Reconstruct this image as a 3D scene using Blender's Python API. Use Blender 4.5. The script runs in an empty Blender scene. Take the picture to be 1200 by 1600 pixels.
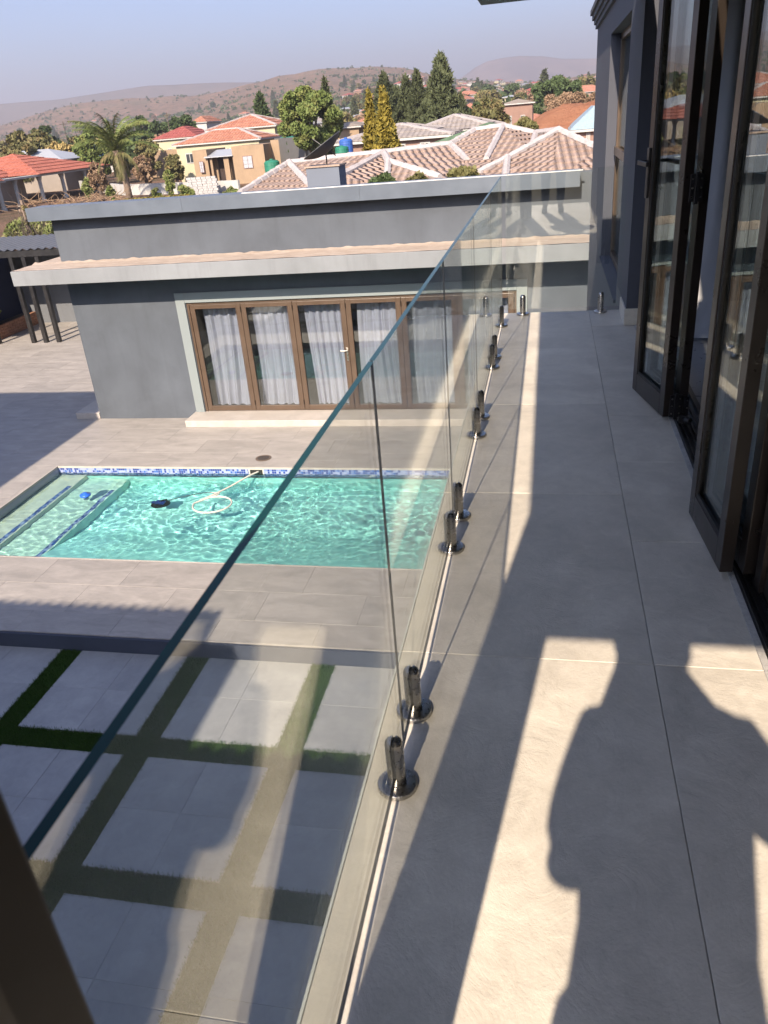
import bpy, bmesh, math, random
import numpy as np
from mathutils import Vector, Matrix, noise
random.seed(7); rs = np.random.RandomState(7)
S = bpy.context.scene; COL = S.collection
R = math.radians; PI = math.pi

# ---------------------------------------------------------------- camera, sky, sun, exposure
cd = bpy.data.cameras.new('camera'); cam = bpy.data.objects.new('camera', cd); COL.objects.link(cam); S.camera = cam
YAW, PIT, ROL, FOC = 0.22632782, -0.4651035, -0.08499116, 1217.02
f_ = Vector((-math.sin(YAW)*math.cos(PIT), math.cos(YAW)*math.cos(PIT), math.sin(PIT)))
r_ = Vector((math.cos(YAW), math.sin(YAW), 0)); u_ = r_.cross(f_)
r2 = math.cos(ROL)*r_ + math.sin(ROL)*u_; u2 = -math.sin(ROL)*r_ + math.cos(ROL)*u_
M = Matrix((r2, u2, -f_)).transposed().to_4x4(); M.translation = (0, 0, 1.55); cam.matrix_world = M
cd.sensor_fit = 'VERTICAL'; cd.sensor_height = 24; cd.lens = 24*FOC/1600
cd.dof.use_dof = True; cd.dof.focus_distance = 7.0; cd.dof.aperture_fstop = 6.5
cd.clip_start = 0.01; cd.clip_end = 20000

SUN_AZ, SUN_EL = R(7.7), R(34.2)          # sun stands behind the camera, a little to the left
sv = Vector((-math.sin(SUN_AZ)*math.cos(SUN_EL), -math.cos(SUN_AZ)*math.cos(SUN_EL), math.sin(SUN_EL)))
w = bpy.data.worlds.new('World'); S.world = w; w.use_nodes = True
nt = w.node_tree; nt.nodes.clear()
sk = nt.nodes.new('ShaderNodeTexSky'); sk.sky_type = 'NISHITA'; sk.sun_disc = False
sk.sun_elevation = SUN_EL; sk.sun_rotation = PI + SUN_AZ; sk.altitude = 1200
sk.air_density = 1.0; sk.dust_density = 8.0; sk.ozone_density = 2.5
bg = nt.nodes.new('ShaderNodeBackground'); bg.inputs['Strength'].default_value = 0.094
wo = nt.nodes.new('ShaderNodeOutputWorld')
tn = nt.nodes.new('ShaderNodeMix'); tn.data_type = 'RGBA'; tn.blend_type = 'MULTIPLY'; tn.inputs[0].default_value = 1.0
tn.inputs[7].default_value = (.89, .96, 1.15, 1); nt.links.new(sk.outputs[0], tn.inputs[6])
nt.links.new(tn.outputs[2], bg.inputs[0]); nt.links.new(bg.outputs[0], wo.inputs[0])
sl = bpy.data.lights.new('sun', 'SUN'); sl.energy = 5.0; sl.angle = R(0.5); sl.color = (1.0, 0.82, 0.64)
so = bpy.data.objects.new('sun', sl); COL.objects.link(so); so.rotation_euler = sv.to_track_quat('Z', 'Y').to_euler()
try: sl.cycles.is_caustics_light = True
except Exception: pass
S.view_settings.view_transform = 'Standard'; S.view_settings.look = 'None'
S.view_settings.gamma = 1; S.view_settings.use_curve_mapping = False
S.view_settings.exposure = 1.25
S.render.engine = 'CYCLES'
cy = S.cycles
cy.use_denoising = True
try: cy.denoiser = 'OPENIMAGEDENOISE'
except Exception: pass
cy.max_bounces = 12; cy.transparent_max_bounces = 32; cy.diffuse_bounces = 4; cy.glossy_bounces = 5
cy.transmission_bounces = 8; cy.volume_bounces = 0
cy.caustics_reflective = False; cy.caustics_refractive = True; cy.sample_clamp_indirect = 6
cy.blur_glossy = 0.3

# ---------------------------------------------------------------- helpers
def tag(o, label=None, cat=None, group=None, kind=None):
    if label: o['label'] = label
    if cat: o['category'] = cat
    if group: o['group'] = group
    if kind: o['kind'] = kind
    return o
def empty(name, loc, label, cat, group=None, rz=0):
    o = bpy.data.objects.new(name, None); COL.objects.link(o); o.location = loc; o.rotation_euler = (0, 0, rz)
    o.empty_display_size = 0.2
    return tag(o, label, cat, group)
class MB:
    def __init__(s, org=(0, 0, 0)): s.v = []; s.f = []; s.m = []; s.o = Vector(org); s.cur = 0
    def add(s, vs, fs):
        b = len(s.v); s.v += [tuple(Vector(p)-s.o) for p in vs]; s.f += [tuple(b+i for i in f) for f in fs]; s.m += [s.cur]*len(fs)
        return s
    def box(s, x0, x1, y0, y1, z0, z1):
        return s.add([(x0,y0,z0),(x1,y0,z0),(x1,y1,z0),(x0,y1,z0),(x0,y0,z1),(x1,y0,z1),(x1,y1,z1),(x0,y1,z1)],
                     [(0,3,2,1),(4,5,6,7),(0,1,5,4),(1,2,6,5),(2,3,7,6),(3,0,4,7)])
    def bar(s, p, q, w_, t, up=(0,0,1)):      # rectangular bar from p to q, width w_ sideways, t along up
        p = Vector(p); q = Vector(q); d = (q-p).normalized(); u = Vector(up)
        sd = d.cross(u)
        if sd.length < 1e-4: sd = d.cross(Vector((0, 1, 0)))
        sd.normalize(); u = sd.cross(d).normalized(); a = sd*w_/2; b = u*t/2
        vs = [p-a-b, p+a-b, p+a+b, p-a+b, q-a-b, q+a-b, q+a+b, q-a+b]
        return s.add(vs, [(0,1,2,3),(7,6,5,4),(0,4,5,1),(1,5,6,2),(2,6,7,3),(3,7,4,0)])
    def cyl(s, p, q, r0, r1=None, n=12, caps=True):
        r1 = r0 if r1 is None else r1; p = Vector(p); q = Vector(q); d = (q-p).normalized()
        a = d.cross(Vector((0, 0, 1)));  a = a if a.length > 1e-3 else Vector((1, 0, 0)); a.normalize(); b = d.cross(a)
        vs = []
        for c, r in ((p, r0), (q, r1)):
            for i in range(n):
                t = 2*PI*i/n; vs.append(c+(a*math.cos(t)+b*math.sin(t))*r)
        fs = [(i, (i+1) % n, n+(i+1) % n, n+i) for i in range(n)]
        if caps: fs += [tuple(range(n))[::-1], tuple(range(n, 2*n))]
        return s.add(vs, fs)
    def lathe(s, c, prof, n=20):             # profile of (r, z) about a vertical axis at c
        c = Vector(c); vs = []; fs = []
        for r, z in prof:
            for i in range(n):
                t = 2*PI*i/n; vs.append(c+Vector((r*math.cos(t), r*math.sin(t), z)))
        for k in range(len(prof)-1):
            for i in range(n):
                j = (i+1) % n; fs.append((k*n+i, k*n+j, (k+1)*n+j, (k+1)*n+i))
        fs += [tuple(range(n))[::-1], tuple(range((len(prof)-1)*n, len(prof)*n))]
        return s.add(vs, fs)
    def tube(s, pts, r, n=8):
        pts = [Vector(p) for p in pts]; vs = []; fs = []; pa = None
        for k, p in enumerate(pts):
            d = (pts[min(k+1, len(pts)-1)]-pts[max(k-1, 0)]).normalized()
            a = (pa - d*pa.dot(d)) if pa else d.cross(Vector((0, 0, 1)))
            if a.length < 1e-3: a = d.cross(Vector((1, 0, 0)))
            a.normalize(); pa = a; b = d.cross(a); rr = r[k] if isinstance(r, (list, tuple)) else r
            for i in range(n):
                t = 2*PI*i/n; vs.append(p+(a*math.cos(t)+b*math.sin(t))*rr)
        for k in range(len(pts)-1):
            for i in range(n):
                j = (i+1) % n; fs.append((k*n+i, k*n+j, (k+1)*n+j, (k+1)*n+i))
        fs += [tuple(range(n))[::-1], tuple(range((len(pts)-1)*n, len(pts)*n))]
        return s.add(vs, fs)
    def mesh(s, name):
        me = bpy.data.meshes.new(name); me.from_pydata(s.v, [], s.f); me.update()
        me.polygons.foreach_set('material_index', s.m)
        return me
    def build(s, name, mats, parent=None, bevel=0, smooth=False, loc=None, fix=True):
        me = s.mesh(name)
        if fix:
            bm = bmesh.new(); bm.from_mesh(me); bmesh.ops.recalc_face_normals(bm, faces=bm.faces); bm.to_mesh(me); bm.free()
        return link(name, me, mats, parent, bevel, smooth, s.o if loc is None else loc)
def link(name, me, mats, parent=None, bevel=0, smooth=False, loc=(0, 0, 0)):
    if not isinstance(mats, (list, tuple)): mats = [mats]
    if not me.materials:
        for m in mats: me.materials.append(m)
    o = bpy.data.objects.new(name, me); COL.objects.link(o)
    if parent:
        o.parent = parent
        o.location = Vector(loc) - Vector(pworld(parent))
    else: o.location = loc
    if smooth:
        me.polygons.foreach_set('use_smooth', [True]*len(me.polygons))
    if bevel:
        b = o.modifiers.new('bevel', 'BEVEL'); b.width = bevel; b.segments = 2; b.limit_method = 'ANGLE'
    return o
def pworld(o):
    v = Vector((0, 0, 0))
    while o: v = v + o.location; o = o.parent
    return v
def copy_tree(o, parent=None):
    c = o.copy(); COL.objects.link(c); c.parent = parent
    for ch in [x for x in o.children]: copy_tree(ch, c)
    return c
def place(proto, loc, rz, sc, label=None, group=None, used=set()):
    if proto.name not in used: used.add(proto.name); o = proto
    else: o = copy_tree(proto)
    o.location = loc; o.rotation_euler = (0, 0, rz); o.scale = sc if isinstance(sc, tuple) else (sc, sc, sc)
    if label: o['label'] = label
    if group: o['group'] = group
    elif 'group' in o: del o['group']
    return o

# ---------------------------------------------------------------- materials
class G:
    def __init__(s, name):
        s.m = bpy.data.materials.new(name); s.m.use_nodes = True; s.t = s.m.node_tree; s.n = s.t.nodes
        s.n.clear(); s.out = s.n.new('ShaderNodeOutputMaterial')
    def node(s, typ, **kw):
        nd = s.n.new('ShaderNode'+typ)
        for k, v in kw.items():
            if k.startswith('i_'):
                nd.inputs[k[2:].replace('_', ' ')].default_value = v
            else: setattr(nd, k, v)
        return nd
    def L(s, a, b): s.t.links.new(a, b)
    def coord(s, scale=(1, 1, 1), kind='Object', rot=(0,0,0)):
        tc = s.node('TexCoord'); mp = s.node('Mapping'); mp.inputs['Scale'].default_value = scale; mp.inputs['Rotation'].default_value = rot
        s.L(tc.outputs[kind], mp.inputs['Vector']); return mp.outputs[0]
    def noise(s, vec, scale, det=4, rough=.55, dist=0):
        nd = s.node('TexNoise'); nd.inputs['Scale'].default_value = scale; nd.inputs['Detail'].default_value = det
        nd.inputs['Roughness'].default_value = rough; nd.inputs['Distortion'].default_value = dist
        s.L(vec, nd.inputs['Vector']); return nd.outputs['Fac']
    def ramp(s, fac, *stops):
        nd = s.node('ValToRGB'); cr = nd.color_ramp
        while len(cr.elements) < len(stops): cr.elements.new(.5)
        for e, (p, c) in zip(cr.elements, stops): e.position = p; e.color = (c[0], c[1], c[2], 1) if not isinstance(c, float) else (c, c, c, 1)
        s.L(fac, nd.inputs[0]); return nd.outputs[0]
    def mix(s, fac, a, b, typ='MIX'):
        nd = s.node('Mix', data_type='RGBA', blend_type=typ)
        for sock, v in ((nd.inputs[0], fac), (nd.inputs[6], a), (nd.inputs[7], b)):
            if isinstance(v, (int, float)): sock.default_value = v
            elif isinstance(v, tuple): sock.default_value = (*v, 1) if len(v) == 3 else v
            else: s.L(v, sock)
        return nd.outputs[2]
    def math(s, op, a, b=None, c=None):
        nd = s.node('Math', operation=op)
        for i, v in enumerate((a, b, c)):
            if v is None: continue
            if isinstance(v, (int, float)): nd.inputs[i].default_value = v
            else: s.L(v, nd.inputs[i])
        return nd.outputs[0]
    def bump(s, h, strength=.3, dist=.01, nrm=None):
        nd = s.node('Bump'); nd.inputs['Strength'].default_value = strength; nd.inputs['Distance'].default_value = dist
        s.L(h, nd.inputs['Height'])
        if nrm: s.L(nrm, nd.inputs['Normal'])
        return nd.outputs[0]
    def pbr(s, col, rough=.6, metal=0, nrm=None, spec=.5, **kw):
        p = s.node('BsdfPrincipled')
        for sock, v in (('Base Color', col), ('Roughness', rough), ('Metallic', metal), ('Specular IOR Level', spec)):
            if isinstance(v, (int, float)): p.inputs[sock].default_value = v
            elif isinstance(v, tuple): p.inputs[sock].default_value = (*v, 1)
            else: s.L(v, p.inputs[sock])
        if nrm: s.L(nrm, p.inputs['Normal'])
        for k, v in kw.items(): p.inputs[k.replace('_', ' ')].default_value = v
        s.L(p.outputs[0], s.out.inputs[0]); return s.m
def objrand(g): return g.node('ObjectInfo').outputs['Random']

def m_stone(name, c0, c1, scale=1.0, rough=.5, var=.08, streak=(1, 1, 1), bumps=.25, fine=90):
    g = G(name); v = g.coord(streak); r = objrand(g)
    off = g.node('VectorMath', operation='ADD'); g.L(v, off.inputs[0])
    cx = g.node('CombineXYZ'); k = g.math('MULTIPLY', r, 37.0); g.L(k, cx.inputs[0]); g.L(k, cx.inputs[1]); g.L(cx.outputs[0], off.inputs[1])
    v = off.outputs[0]
    a = g.noise(v, 2.2*scale, 6, .6, .6); b = g.noise(v, 9*scale, 6, .65, 1.0); c = g.noise(v, fine*scale, 3, .6)
    f = g.math('ADD', g.math('MULTIPLY', a, .6), g.math('MULTIPLY', b, .4))
    col = g.ramp(f, (.36, c0), (.64, c1))
    col = g.mix(g.ramp(c, (.3, 0.0), (.75, .16)), col, (c0[0]*.7, c0[1]*.7, c0[2]*.7))
    br = g.math('ADD', g.math('MULTIPLY', r, var), 1-var/2)
    col = g.mix(1.0, col, br, 'MULTIPLY')
    d = g.noise(v, .7*scale, 3, .5, .4); col = g.mix(g.ramp(d, (.35, 0.0), (.7, .22)), col, (c0[0]*.75, c0[1]*.76, c0[2]*.78))
    sc_ = g.noise(v, 5*scale, 8, .75, 2.5); col = g.mix(g.ramp(sc_, (.60, 0.0), (.72, .35)), col, (c0[0]*.55, c0[1]*.55, c0[2]*.56))
    rid = g.math('SUBTRACT', 1.0, g.math('MULTIPLY', g.math('ABSOLUTE', g.math('SUBTRACT', g.noise(v, 4*scale, 7, .7, 1.5), .5)), 7.0)); rid = g.math('MAXIMUM', rid, 0.0)
    h = g.math('ADD', g.math('ADD', g.math('MULTIPLY', b, .6), g.math('MULTIPLY', c, .4)), g.math('MULTIPLY', rid, .35))
    return g.pbr(col, g.ramp(b, (.3, rough-.07), (.7, rough+.1)), 0, g.bump(h, bumps, .004))
def m_plaster(name, c, var=.12, rough=.75, bumpy=.25, stain=0.0):
    g = G(name); v = g.coord()
    a = g.noise(v, .9, 5, .6, .3); b = g.noise(v, 35, 5, .7)
    col = g.ramp(a, (.3, tuple(x*(1-var) for x in c)), (.7, tuple(x*(1+var*.6) for x in c)))
    if stain:
        v2 = g.coord((3.0, 3.0, .35)); st = g.noise(v2, 2.5, 5, .6)
        col = g.mix(g.ramp(st, (.5, 0.0), (.75, stain)), col, tuple(x*.6 for x in c))
    return g.pbr(col, rough, 0, g.bump(g.math('ADD', b, g.math('MULTIPLY', a, 2.0)), bumpy, .004), .35)
def m_plain(name, c, rough=.5, metal=0, var=.15, scale=8, bumps=.0, spec=.5):
    g = G(name); v = g.coord(); a = g.noise(v, scale, 5, .6)
    col = g.ramp(a, (.3, tuple(x*(1-var) for x in c)), (.7, tuple(min(1, x*(1+var)) for x in c)))
    return g.pbr(col, g.ramp(a, (.3, max(.02, rough-.05)), (.7, rough+.07)), metal, g.bump(g.noise(v, scale*12, 3), bumps, .002) if bumps else None, spec)
def m_thin(name, tint, ior=1.5, rough=0.0, dirt=0.0, dscale=3, refl=1.0):
    # a sheet of clear glass: Fresnel reflection over straight-through transmission, same at each face
    g = G(name); geo = g.node('NewGeometry')
    io = g.node('Mix', data_type='FLOAT'); g.L(geo.outputs['Backfacing'], io.inputs[0]); io.inputs[2].default_value = ior; io.inputs[3].default_value = 1/ior
    fr = g.node('Fresnel'); g.L(io.outputs[0], fr.inputs['IOR'])
    tr = g.node('BsdfTransparent'); tr.inputs[0].default_value = (*tint, 1)
    gl = g.node('BsdfGlossy'); gl.inputs['Roughness'].default_value = rough; gl.inputs[0].default_value = (.97, 1, .99, 1)
    mx = g.node('MixShader'); F_ = fr.outputs[0]; g.L(g.math('SUBTRACT', 1.0, g.math('SQRT', g.math('DIVIDE', g.math('SUBTRACT', 1.0, F_), g.math('ADD', 1.0, F_)))), mx.inputs[0]); g.L(tr.outputs[0], mx.inputs[1]); g.L(gl.outputs[0], mx.inputs[2])
    last = mx.outputs[0]
    if dirt:
        v = g.coord((1, 1, .4)); n_ = g.noise(v, dscale, 6, .7, 1.2)
        df = g.node('BsdfDiffuse'); df.inputs[0].default_value = (.7, .7, .65, 1)
        m2 = g.node('MixShader'); g.L(g.ramp(n_, (.35, 0.0), (.8, dirt)), m2.inputs[0]); g.L(last, m2.inputs[1]); g.L(df.outputs[0], m2.inputs[2]); last = m2.outputs[0]
    g.L(last, g.out.inputs[0]); return g.m

TILE = m_stone('balcony_stone', (.39, .365, .315), (.57, .54, .47), 1.3, .5, .10, bumps=.42)
TILE2 = m_stone('patio_stone', (.22, .21, .195), (.345, .325, .305), .8, .5, .12, (1, 2.6, 1), .25)
TILE3 = m_stone('lower_stone', (.22, .23, .24), (.33, .34, .345), .9, .55, .08, bumps=.25)
LIP = m_stone('lip_stone', (.36, .34, .28), (.45, .42, .34), 1.3, .55, .05)
GROUT = m_plain('grout', (.20, .19, .175), .9)
GREY = m_plaster('grey_paint', (.066, .079, .098), .22, stain=.25)
GREYD = m_plaster('slate_paint', (.040, .050, .075), .12)
HOUSE = m_plaster('house_grey_paint', (.052, .058, .076), .08, stain=.15)
ARCH = m_plaster('pale_green_grey_paint', (.165, .195, .205), .06)
SLAB = m_plaster('ledge_paint', (.165, .180, .195), .16, stain=.3)
RAW = m_stone('raw_screed', (.26, .21, .17), (.42, .36, .31), 2.0, .85, .0, (1, 3, 1), .9, 40)
FASC = m_plain('fascia_paint', (.086, .104, .130), .35, 0, .10, 2)
WHITE = m_plain('white_paint', (.50, .50, .50), .5, 0, .04)
NAVY = m_plaster('navy_paint', (.018, .026, .055), .1)
BROWN = m_plain('brown_aluminium', (.066, .044, .030), .38, .0, .12, 3)
BRONZE = m_plain('bronze_aluminium', (.022, .017, .014), .30, .2, .15, 5)
DARK = m_plain('dark_bronze', (.022, .020, .019), .35, .4, .15, 5)
BLACK = m_plain('black_steel', (.012, .012, .013), .35, 0, .2)
RUBBER = m_plain('black_rubber', (.01, .01, .01), .6, 0, .1)
def m_steel():
    g = G('brushed_steel'); v = g.coord((1, 1, 40)); n_ = g.noise(v, 30, 4, .6)
    w_ = g.noise(g.coord(), 60, 3, .6)
    return g.pbr(g.ramp(n_, (.3, (.28, .27, .25)), (.7, (.46, .45, .43))), g.ramp(w_, (.3, .22), (.7, .38)), 1.0, g.bump(n_, .08, .001))
STEEL = m_steel()
GLASS = m_thin('rail_glass', (.975, .992, .982), 1.62, 0, .022, 2.2)
PANE = m_thin('door_glass', (.84, .88, .87), 1.6, 0, .02, 2)
DGLASS = m_thin('window_glass', (.80, .84, .85), 1.6, 0, .02, 2)
GEDGE = m_plain('glass_edge', (.002, .034, .029), .2, 0, .1, 3, spec=.2)
GSIDE = m_plain('glass_side', (.002, .004, .004), .5, 0, .1, 3, spec=.05)
CURT = m_plain('curtain_cloth', (.36, .345, .42), .9, 0, .06, 3)
CREAM = m_plain('hose_plastic', (.42, .42, .38), .4, 0, .05)
BLUEP = m_plain('blue_plastic', (.02, .10, .5), .3, 0, .1)
# ---------------------------------------------------------------- terrain
ZU, ZL = -3.4, -3.6                       # pool patio and the lower patio
SKY = [(-.80, 95), (-.687, 58), (-.593, 75), (-.472, 77), (-.397, 78), (-.316, 91), (-.261, 92), (-.172, 80), (-.114, 56), (-.03, 40), (.16, 46), (.6, 60)]
def skyl(t):
    if t <= SKY[0][0]: return SKY[0][1]
    for (a, b), (c, d) in zip(SKY, SKY[1:]):
        if t <= c: return b+(d-b)*(t-a)/(c-a)
    return SKY[-1][1]
SKY = [(a, b*.93) for a, b in SKY]
def sstep(a, b, x):
    x = max(0, min(1, (x-a)/(b-a))); return x*x*(3-2*x)
def ground_z(x, y):
    if y < 60: return -3.75-1.9*(1-sstep(20, 23, y))
    t = x/max(y, 1)
    top = skyl(t)
    k = max(0, min(1, (y-130)/(1600-130)))
    p = 1.15+1.6*sstep(-.1, -.5, t)
    z = -3.75+(top+3.75)*(k**p) if y <= 1600 else top-(y-1600)*.02
    z += noise.noise((x*.004, y*.004, 0))*min(9, max(0, (y-250)*.012))+noise.noise((x*.02, y*.02, 3))*min(3.5, max(0, (y-300)*.004))
    z += (noise.noise((x*.0015+9, y*.0015, 5))**2)*30*k
    # the heap of red earth on the right
    m = sstep(-9, 1.5, x)*(1-sstep(20, 34, x))*sstep(58, 80, y)*(1-sstep(86, 150, y))
    z += 5.1*m*(1+.12*noise.noise((x*.4, y*.4, 0)))
    return z
def terrain():
    ys = [-30, 0, 18, 20, 21, 22, 23, 24]+list(np.linspace(26, 60, 8))+list(np.linspace(62, 160, 50))+list(np.geomspace(164, 2400, 150))
    nx = 190; vs = []; fs = []
    for y in ys:
        h = max(60, y*1.15)
        for i in range(nx):
            x = -h+ (1.62*h)*i/(nx-1)
            vs.append((x, y, ground_z(x, y)))
    for j in range(len(ys)-1):
        for i in range(nx-1):
            a = j*nx+i; fs.append((a, a+1, a+nx+1, a+nx))
    mb = MB(); mb.add(vs, fs)
    return mb
def m_ground():
    g = G('dry_ground'); v = g.coord()
    a = g.noise(v, .012, 6, .6, .5); b = g.noise(v, .09, 8, .7); c = g.noise(v, .9, 6, .7)
    col = g.ramp(a, (.35, (.15, .095, .068)), (.52, (.20, .125, .088)), (.65, (.16, .12, .085)))
    col = g.mix(g.ramp(b, (.44, 0.0), (.60, .82)), col, (.060, .060, .034))
    col = g.mix(g.ramp(c, (.50, 0.0), (.72, .40)), col, (.27, .20, .15))
    # red earth near the heap
    sep = g.node('SeparateXYZ'); g.L(v, sep.inputs[0])
    ry = g.math('MULTIPLY', g.math('GREATER_THAN', sep.outputs[1], 62), g.math('LESS_THAN', sep.outputs[1], 140))
    rx = g.math('MULTIPLY', g.math('GREATER_THAN', sep.outputs[0], -8), ry)
    red = g.ramp(g.noise(v, .5, 8, .7), (.3, (.27, .115, .065)), (.7, (.38, .19, .11)))
    col = g.mix(rx, col, red)
    return g.pbr(col, .95, 0, g.bump(g.math('ADD', g.noise(v, .25, 8, .7), g.noise(v, 2.5, 6, .7)), .9, .6), .1)
GROUND = m_ground()
o = terrain().build('ground', GROUND, smooth=True, fix=False); tag(o, kind='structure')

def hills(name, prof, depth, mat, seed, rough):
    # a ridge whose crest follows prof [(x, y, z)], with spurs running down to the plain
    vs = []; fs = []; n = 260; rows = 34
    xs = [p[0] for p in prof]
    for j in range(rows):
        s_ = j/(rows-1)
        for i in range(n):
            x = xs[0]+(xs[-1]-xs[0])*i/(n-1)
            y = np.interp(x, xs, [p[1] for p in prof]); z = np.interp(x, xs, [p[2] for p in prof])
            front = 1-abs(s_-.7)/.7 if s_ < .7 else 1-(s_-.7)/.3
            yy = y+(s_-.7)*depth
            xx = x
            gz = noise.noise((x*rough+seed, s_*1.2, seed))*.30+noise.noise((x*rough*3.1+seed, s_*3.5, seed+4))*.13+noise.noise((x*rough*9+seed, s_*9, seed+7))*.05
            amp = math.sin(PI*min(1, max(0, front)))*.8+.03
            zz = -5+(z+5)*(front**1.15)*(1+gz*amp)
            vs.append((xx*(yy/y), yy, zz))
    for j in range(rows-1):
        for i in range(n-1):
            a = j*n+i; fs.append((a, a+1, a+n+1, a+n))
    mb = MB(); mb.add(vs, fs); o = mb.build(name, mat, smooth=True, fix=False); tag(o, kind='structure')
def m_hill(name, c0, c1, c2, sc):
    g = G(name); v = g.coord(); a = g.noise(v, sc, 8, .65, .8); b = g.noise(v, sc*9, 6, .7)
    col = g.ramp(a, (.35, c0), (.65, c1)); col = g.mix(g.ramp(b, (.45, 0.0), (.7, .8)), col, c2)
    return g.pbr(col, 1, 0, g.bump(b, .6, 6), .05)
HILLA = m_hill('scrub_hill', (.10, .085, .07), (.14, .105, .085), (.06, .065, .05), .002)
HILLB = m_hill('bare_mountain', (.12, .095, .09), (.23, .165, .14), (.08, .07, .068), .0012)
hills('hills', [(-4200, 3500, 190), (-2700, 3500, 190), (-2383, 3500, 193), (-2070, 3500, 188), (-1673, 3500, 206), (-1386, 3500, 194), (-1000, 3500, 165), (-500, 3500, 110), (200, 3500, 60), (1500, 3500, 40)], 1500, HILLA, 2.0, .002)
hills('mountain', [(-900, 5000, 95), (-514, 5000, 168), (-420, 5000, 222), (-353, 5000, 246), (-270, 5000, 256), (-178, 5000, 260), (-41, 5000, 246), (61, 5000, 224), (250, 5000, 208), (520, 5000, 215), (1100, 5000, 180), (2200, 5000, 120)], 2200, HILLB, 5.0, .0022)

# ---------------------------------------------------------------- patios
def slab_tiles(parent, mat, xs, y0, y1, lens, z, th, gap=.005, stagger=True, holes=(), names='tile', clip=None, limit=300):
    pass
# pool: x -8.33..-0.3, y 8.07..11.15
PX0, PX1, PY0, PY1 = -8.33, -0.30, 8.07, 11.15
WZ = ZU-.12
up = MB().box(-19.5, PX0, 6.44, 24, ZU-.30, ZU-.016); up.box(PX0, PX1, 6.44, PY0, ZU-.30, ZU-.016); up.box(PX0, PX1, PY1, 24, ZU-.30, ZU-.016); up.box(PX1, 6, 6.44, 24, ZU-.30, ZU-.016)
patio = up.build('patio', GROUT); tag(patio, kind='structure')
cnt = 0; meshes = {}
rest = MB()
def tile_piece(x0, x1, y0, y1, z0, z1, mat, parent, lim, key='t', nm='tile'):
    global cnt
    wx, wy = round(x1-x0, 3), round(y1-y0, 3)
    k = (key, wx, wy)
    if k not in meshes:
        b = .0012
        mb = MB(); mb.add([(-wx/2, -wy/2, z0-z1), (wx/2, -wy/2, z0-z1), (wx/2, wy/2, z0-z1), (-wx/2, wy/2, z0-z1),
                           (-wx/2, -wy/2, -b), (wx/2, -wy/2, -b), (wx/2, wy/2, -b), (-wx/2, wy/2, -b),
                           (-wx/2+b, -wy/2+b, 0), (wx/2-b, -wy/2+b, 0), (wx/2-b, wy/2-b, 0), (-wx/2+b, wy/2-b, 0)],
                          [(8,9,10,11), (4,5,9,8), (5,6,10,9), (6,7,11,10), (7,4,8,11), (0,1,5,4), (1,2,6,5), (2,3,7,6), (3,0,4,7)])
        me = mb.mesh(nm); me.materials.append(mat); meshes[k] = me
    return link(nm, meshes[k], mat, parent, loc=((x0+x1)/2, (y0+y1)/2, z1+random.uniform(-.0006, .0006)))
def cut(x0, x1, y0, y1):   # rectangle minus the pool rim
    px0, px1, py0, py1 = PX0-.0, PX1+.0, PY0-.0, PY1+.0
    if x1 <= px0 or x0 >= px1 or y1 <= py0 or y0 >= py1: return [(x0, x1, y0, y1)]
    out = []
    if x0 < px0: out.append((x0, px0, y0, y1)); x0 = px0
    if x1 > px1: out.append((px1, x1, y0, y1)); x1 = px1
    if y0 < py0: out.append((x0, x1, y0, py0)); y0 = py0
    if y1 > py1: out.append((x0, x1, py1, y1)); y1 = py1
    return [r for r in out if r[1]-r[0] > .04 and r[3]-r[2] > .04]
g_ = .002; allt = []
rowy = [6.44, 6.86, 7.46, 8.07, 8.68, 9.28, 9.89, 10.5, 11.15]+[11.15+.6*i for i in range(1, 20)]
for j in range(len(rowy)-1):
    y0, y1 = rowy[j], rowy[j+1]; off = (0, .4, .8)[j % 3] if y0 > 6.5 else 0
    x = -19.2+off
    while x < 1.0:
        x1 = x+1.2
        if not (y0 > 13.5 and x > -8.8) and y0 < 22.4 and (y0 > 12 or x > -12): allt += [r for r in cut(x, x1, y0, y1)]
        x = x1
allt = [(max(a, -16.4), b, c, d) for a, b, c, d in allt if b > -16.3 and a < -.2]
def showsize(r): return (r[3]-r[2])*(r[1]-r[0])/((r[0]+r[1])**2/4+(r[2]+r[3])**2/4)
allt.sort(key=showsize, reverse=True)
for k, (a, b, c, d) in enumerate(allt):
    if k < 298: tile_piece(a+g_/2, b-g_/2, c+g_/2, d-g_/2, ZU-.014, ZU, TILE2, patio, 300)
    else: rest.box(a+g_/2, b-g_/2, c+g_/2, d-g_/2, ZU-.014, ZU)
if rest.v: tag(rest.build('tiles', TILE2, patio), kind='stuff')
# dark painted riser and the lower patio with grass joints
rz_ = MB().box(-19.5, 1, 6.405, 6.44, ZL-.1, ZU-.012).build('riser', GREYD, patio, loc=None)
low = MB().box(-19.5, 6, -6, 6.405, ZL-.25, ZL-.03).build('lower_patio', m_plain('turf_backing', (.022, .035, .014), .95, 0, .3, 6), None); tag(low, kind='structure')
xj = [-5.27-1.5*3, -5.27-1.5*2, -5.27-1.5, -5.27, -3.715, -2.275, -.80, .7]; yj = [6.53, 5.03, 3.58, 2.13, .68]
for i in range(len(xj)-1):
    for j in range(len(yj)-1):
        xa, xb = xj[i]+.125, xj[i+1]-.125; yb, ya = (yj[j]-.125), yj[j+1]+.125
        xm, ym = (xa+xb)/2, (ya+yb)/2
        for (a, b) in ((xa, xm), (xm, xb)):
            for (c, d) in ((ya, ym), (ym, yb)):
                tile_piece(a+.001, b-.001, c+.001, d-.001, ZL-.03, ZL, TILE3, low, 300, 'l', 'paving_tile')
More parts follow.
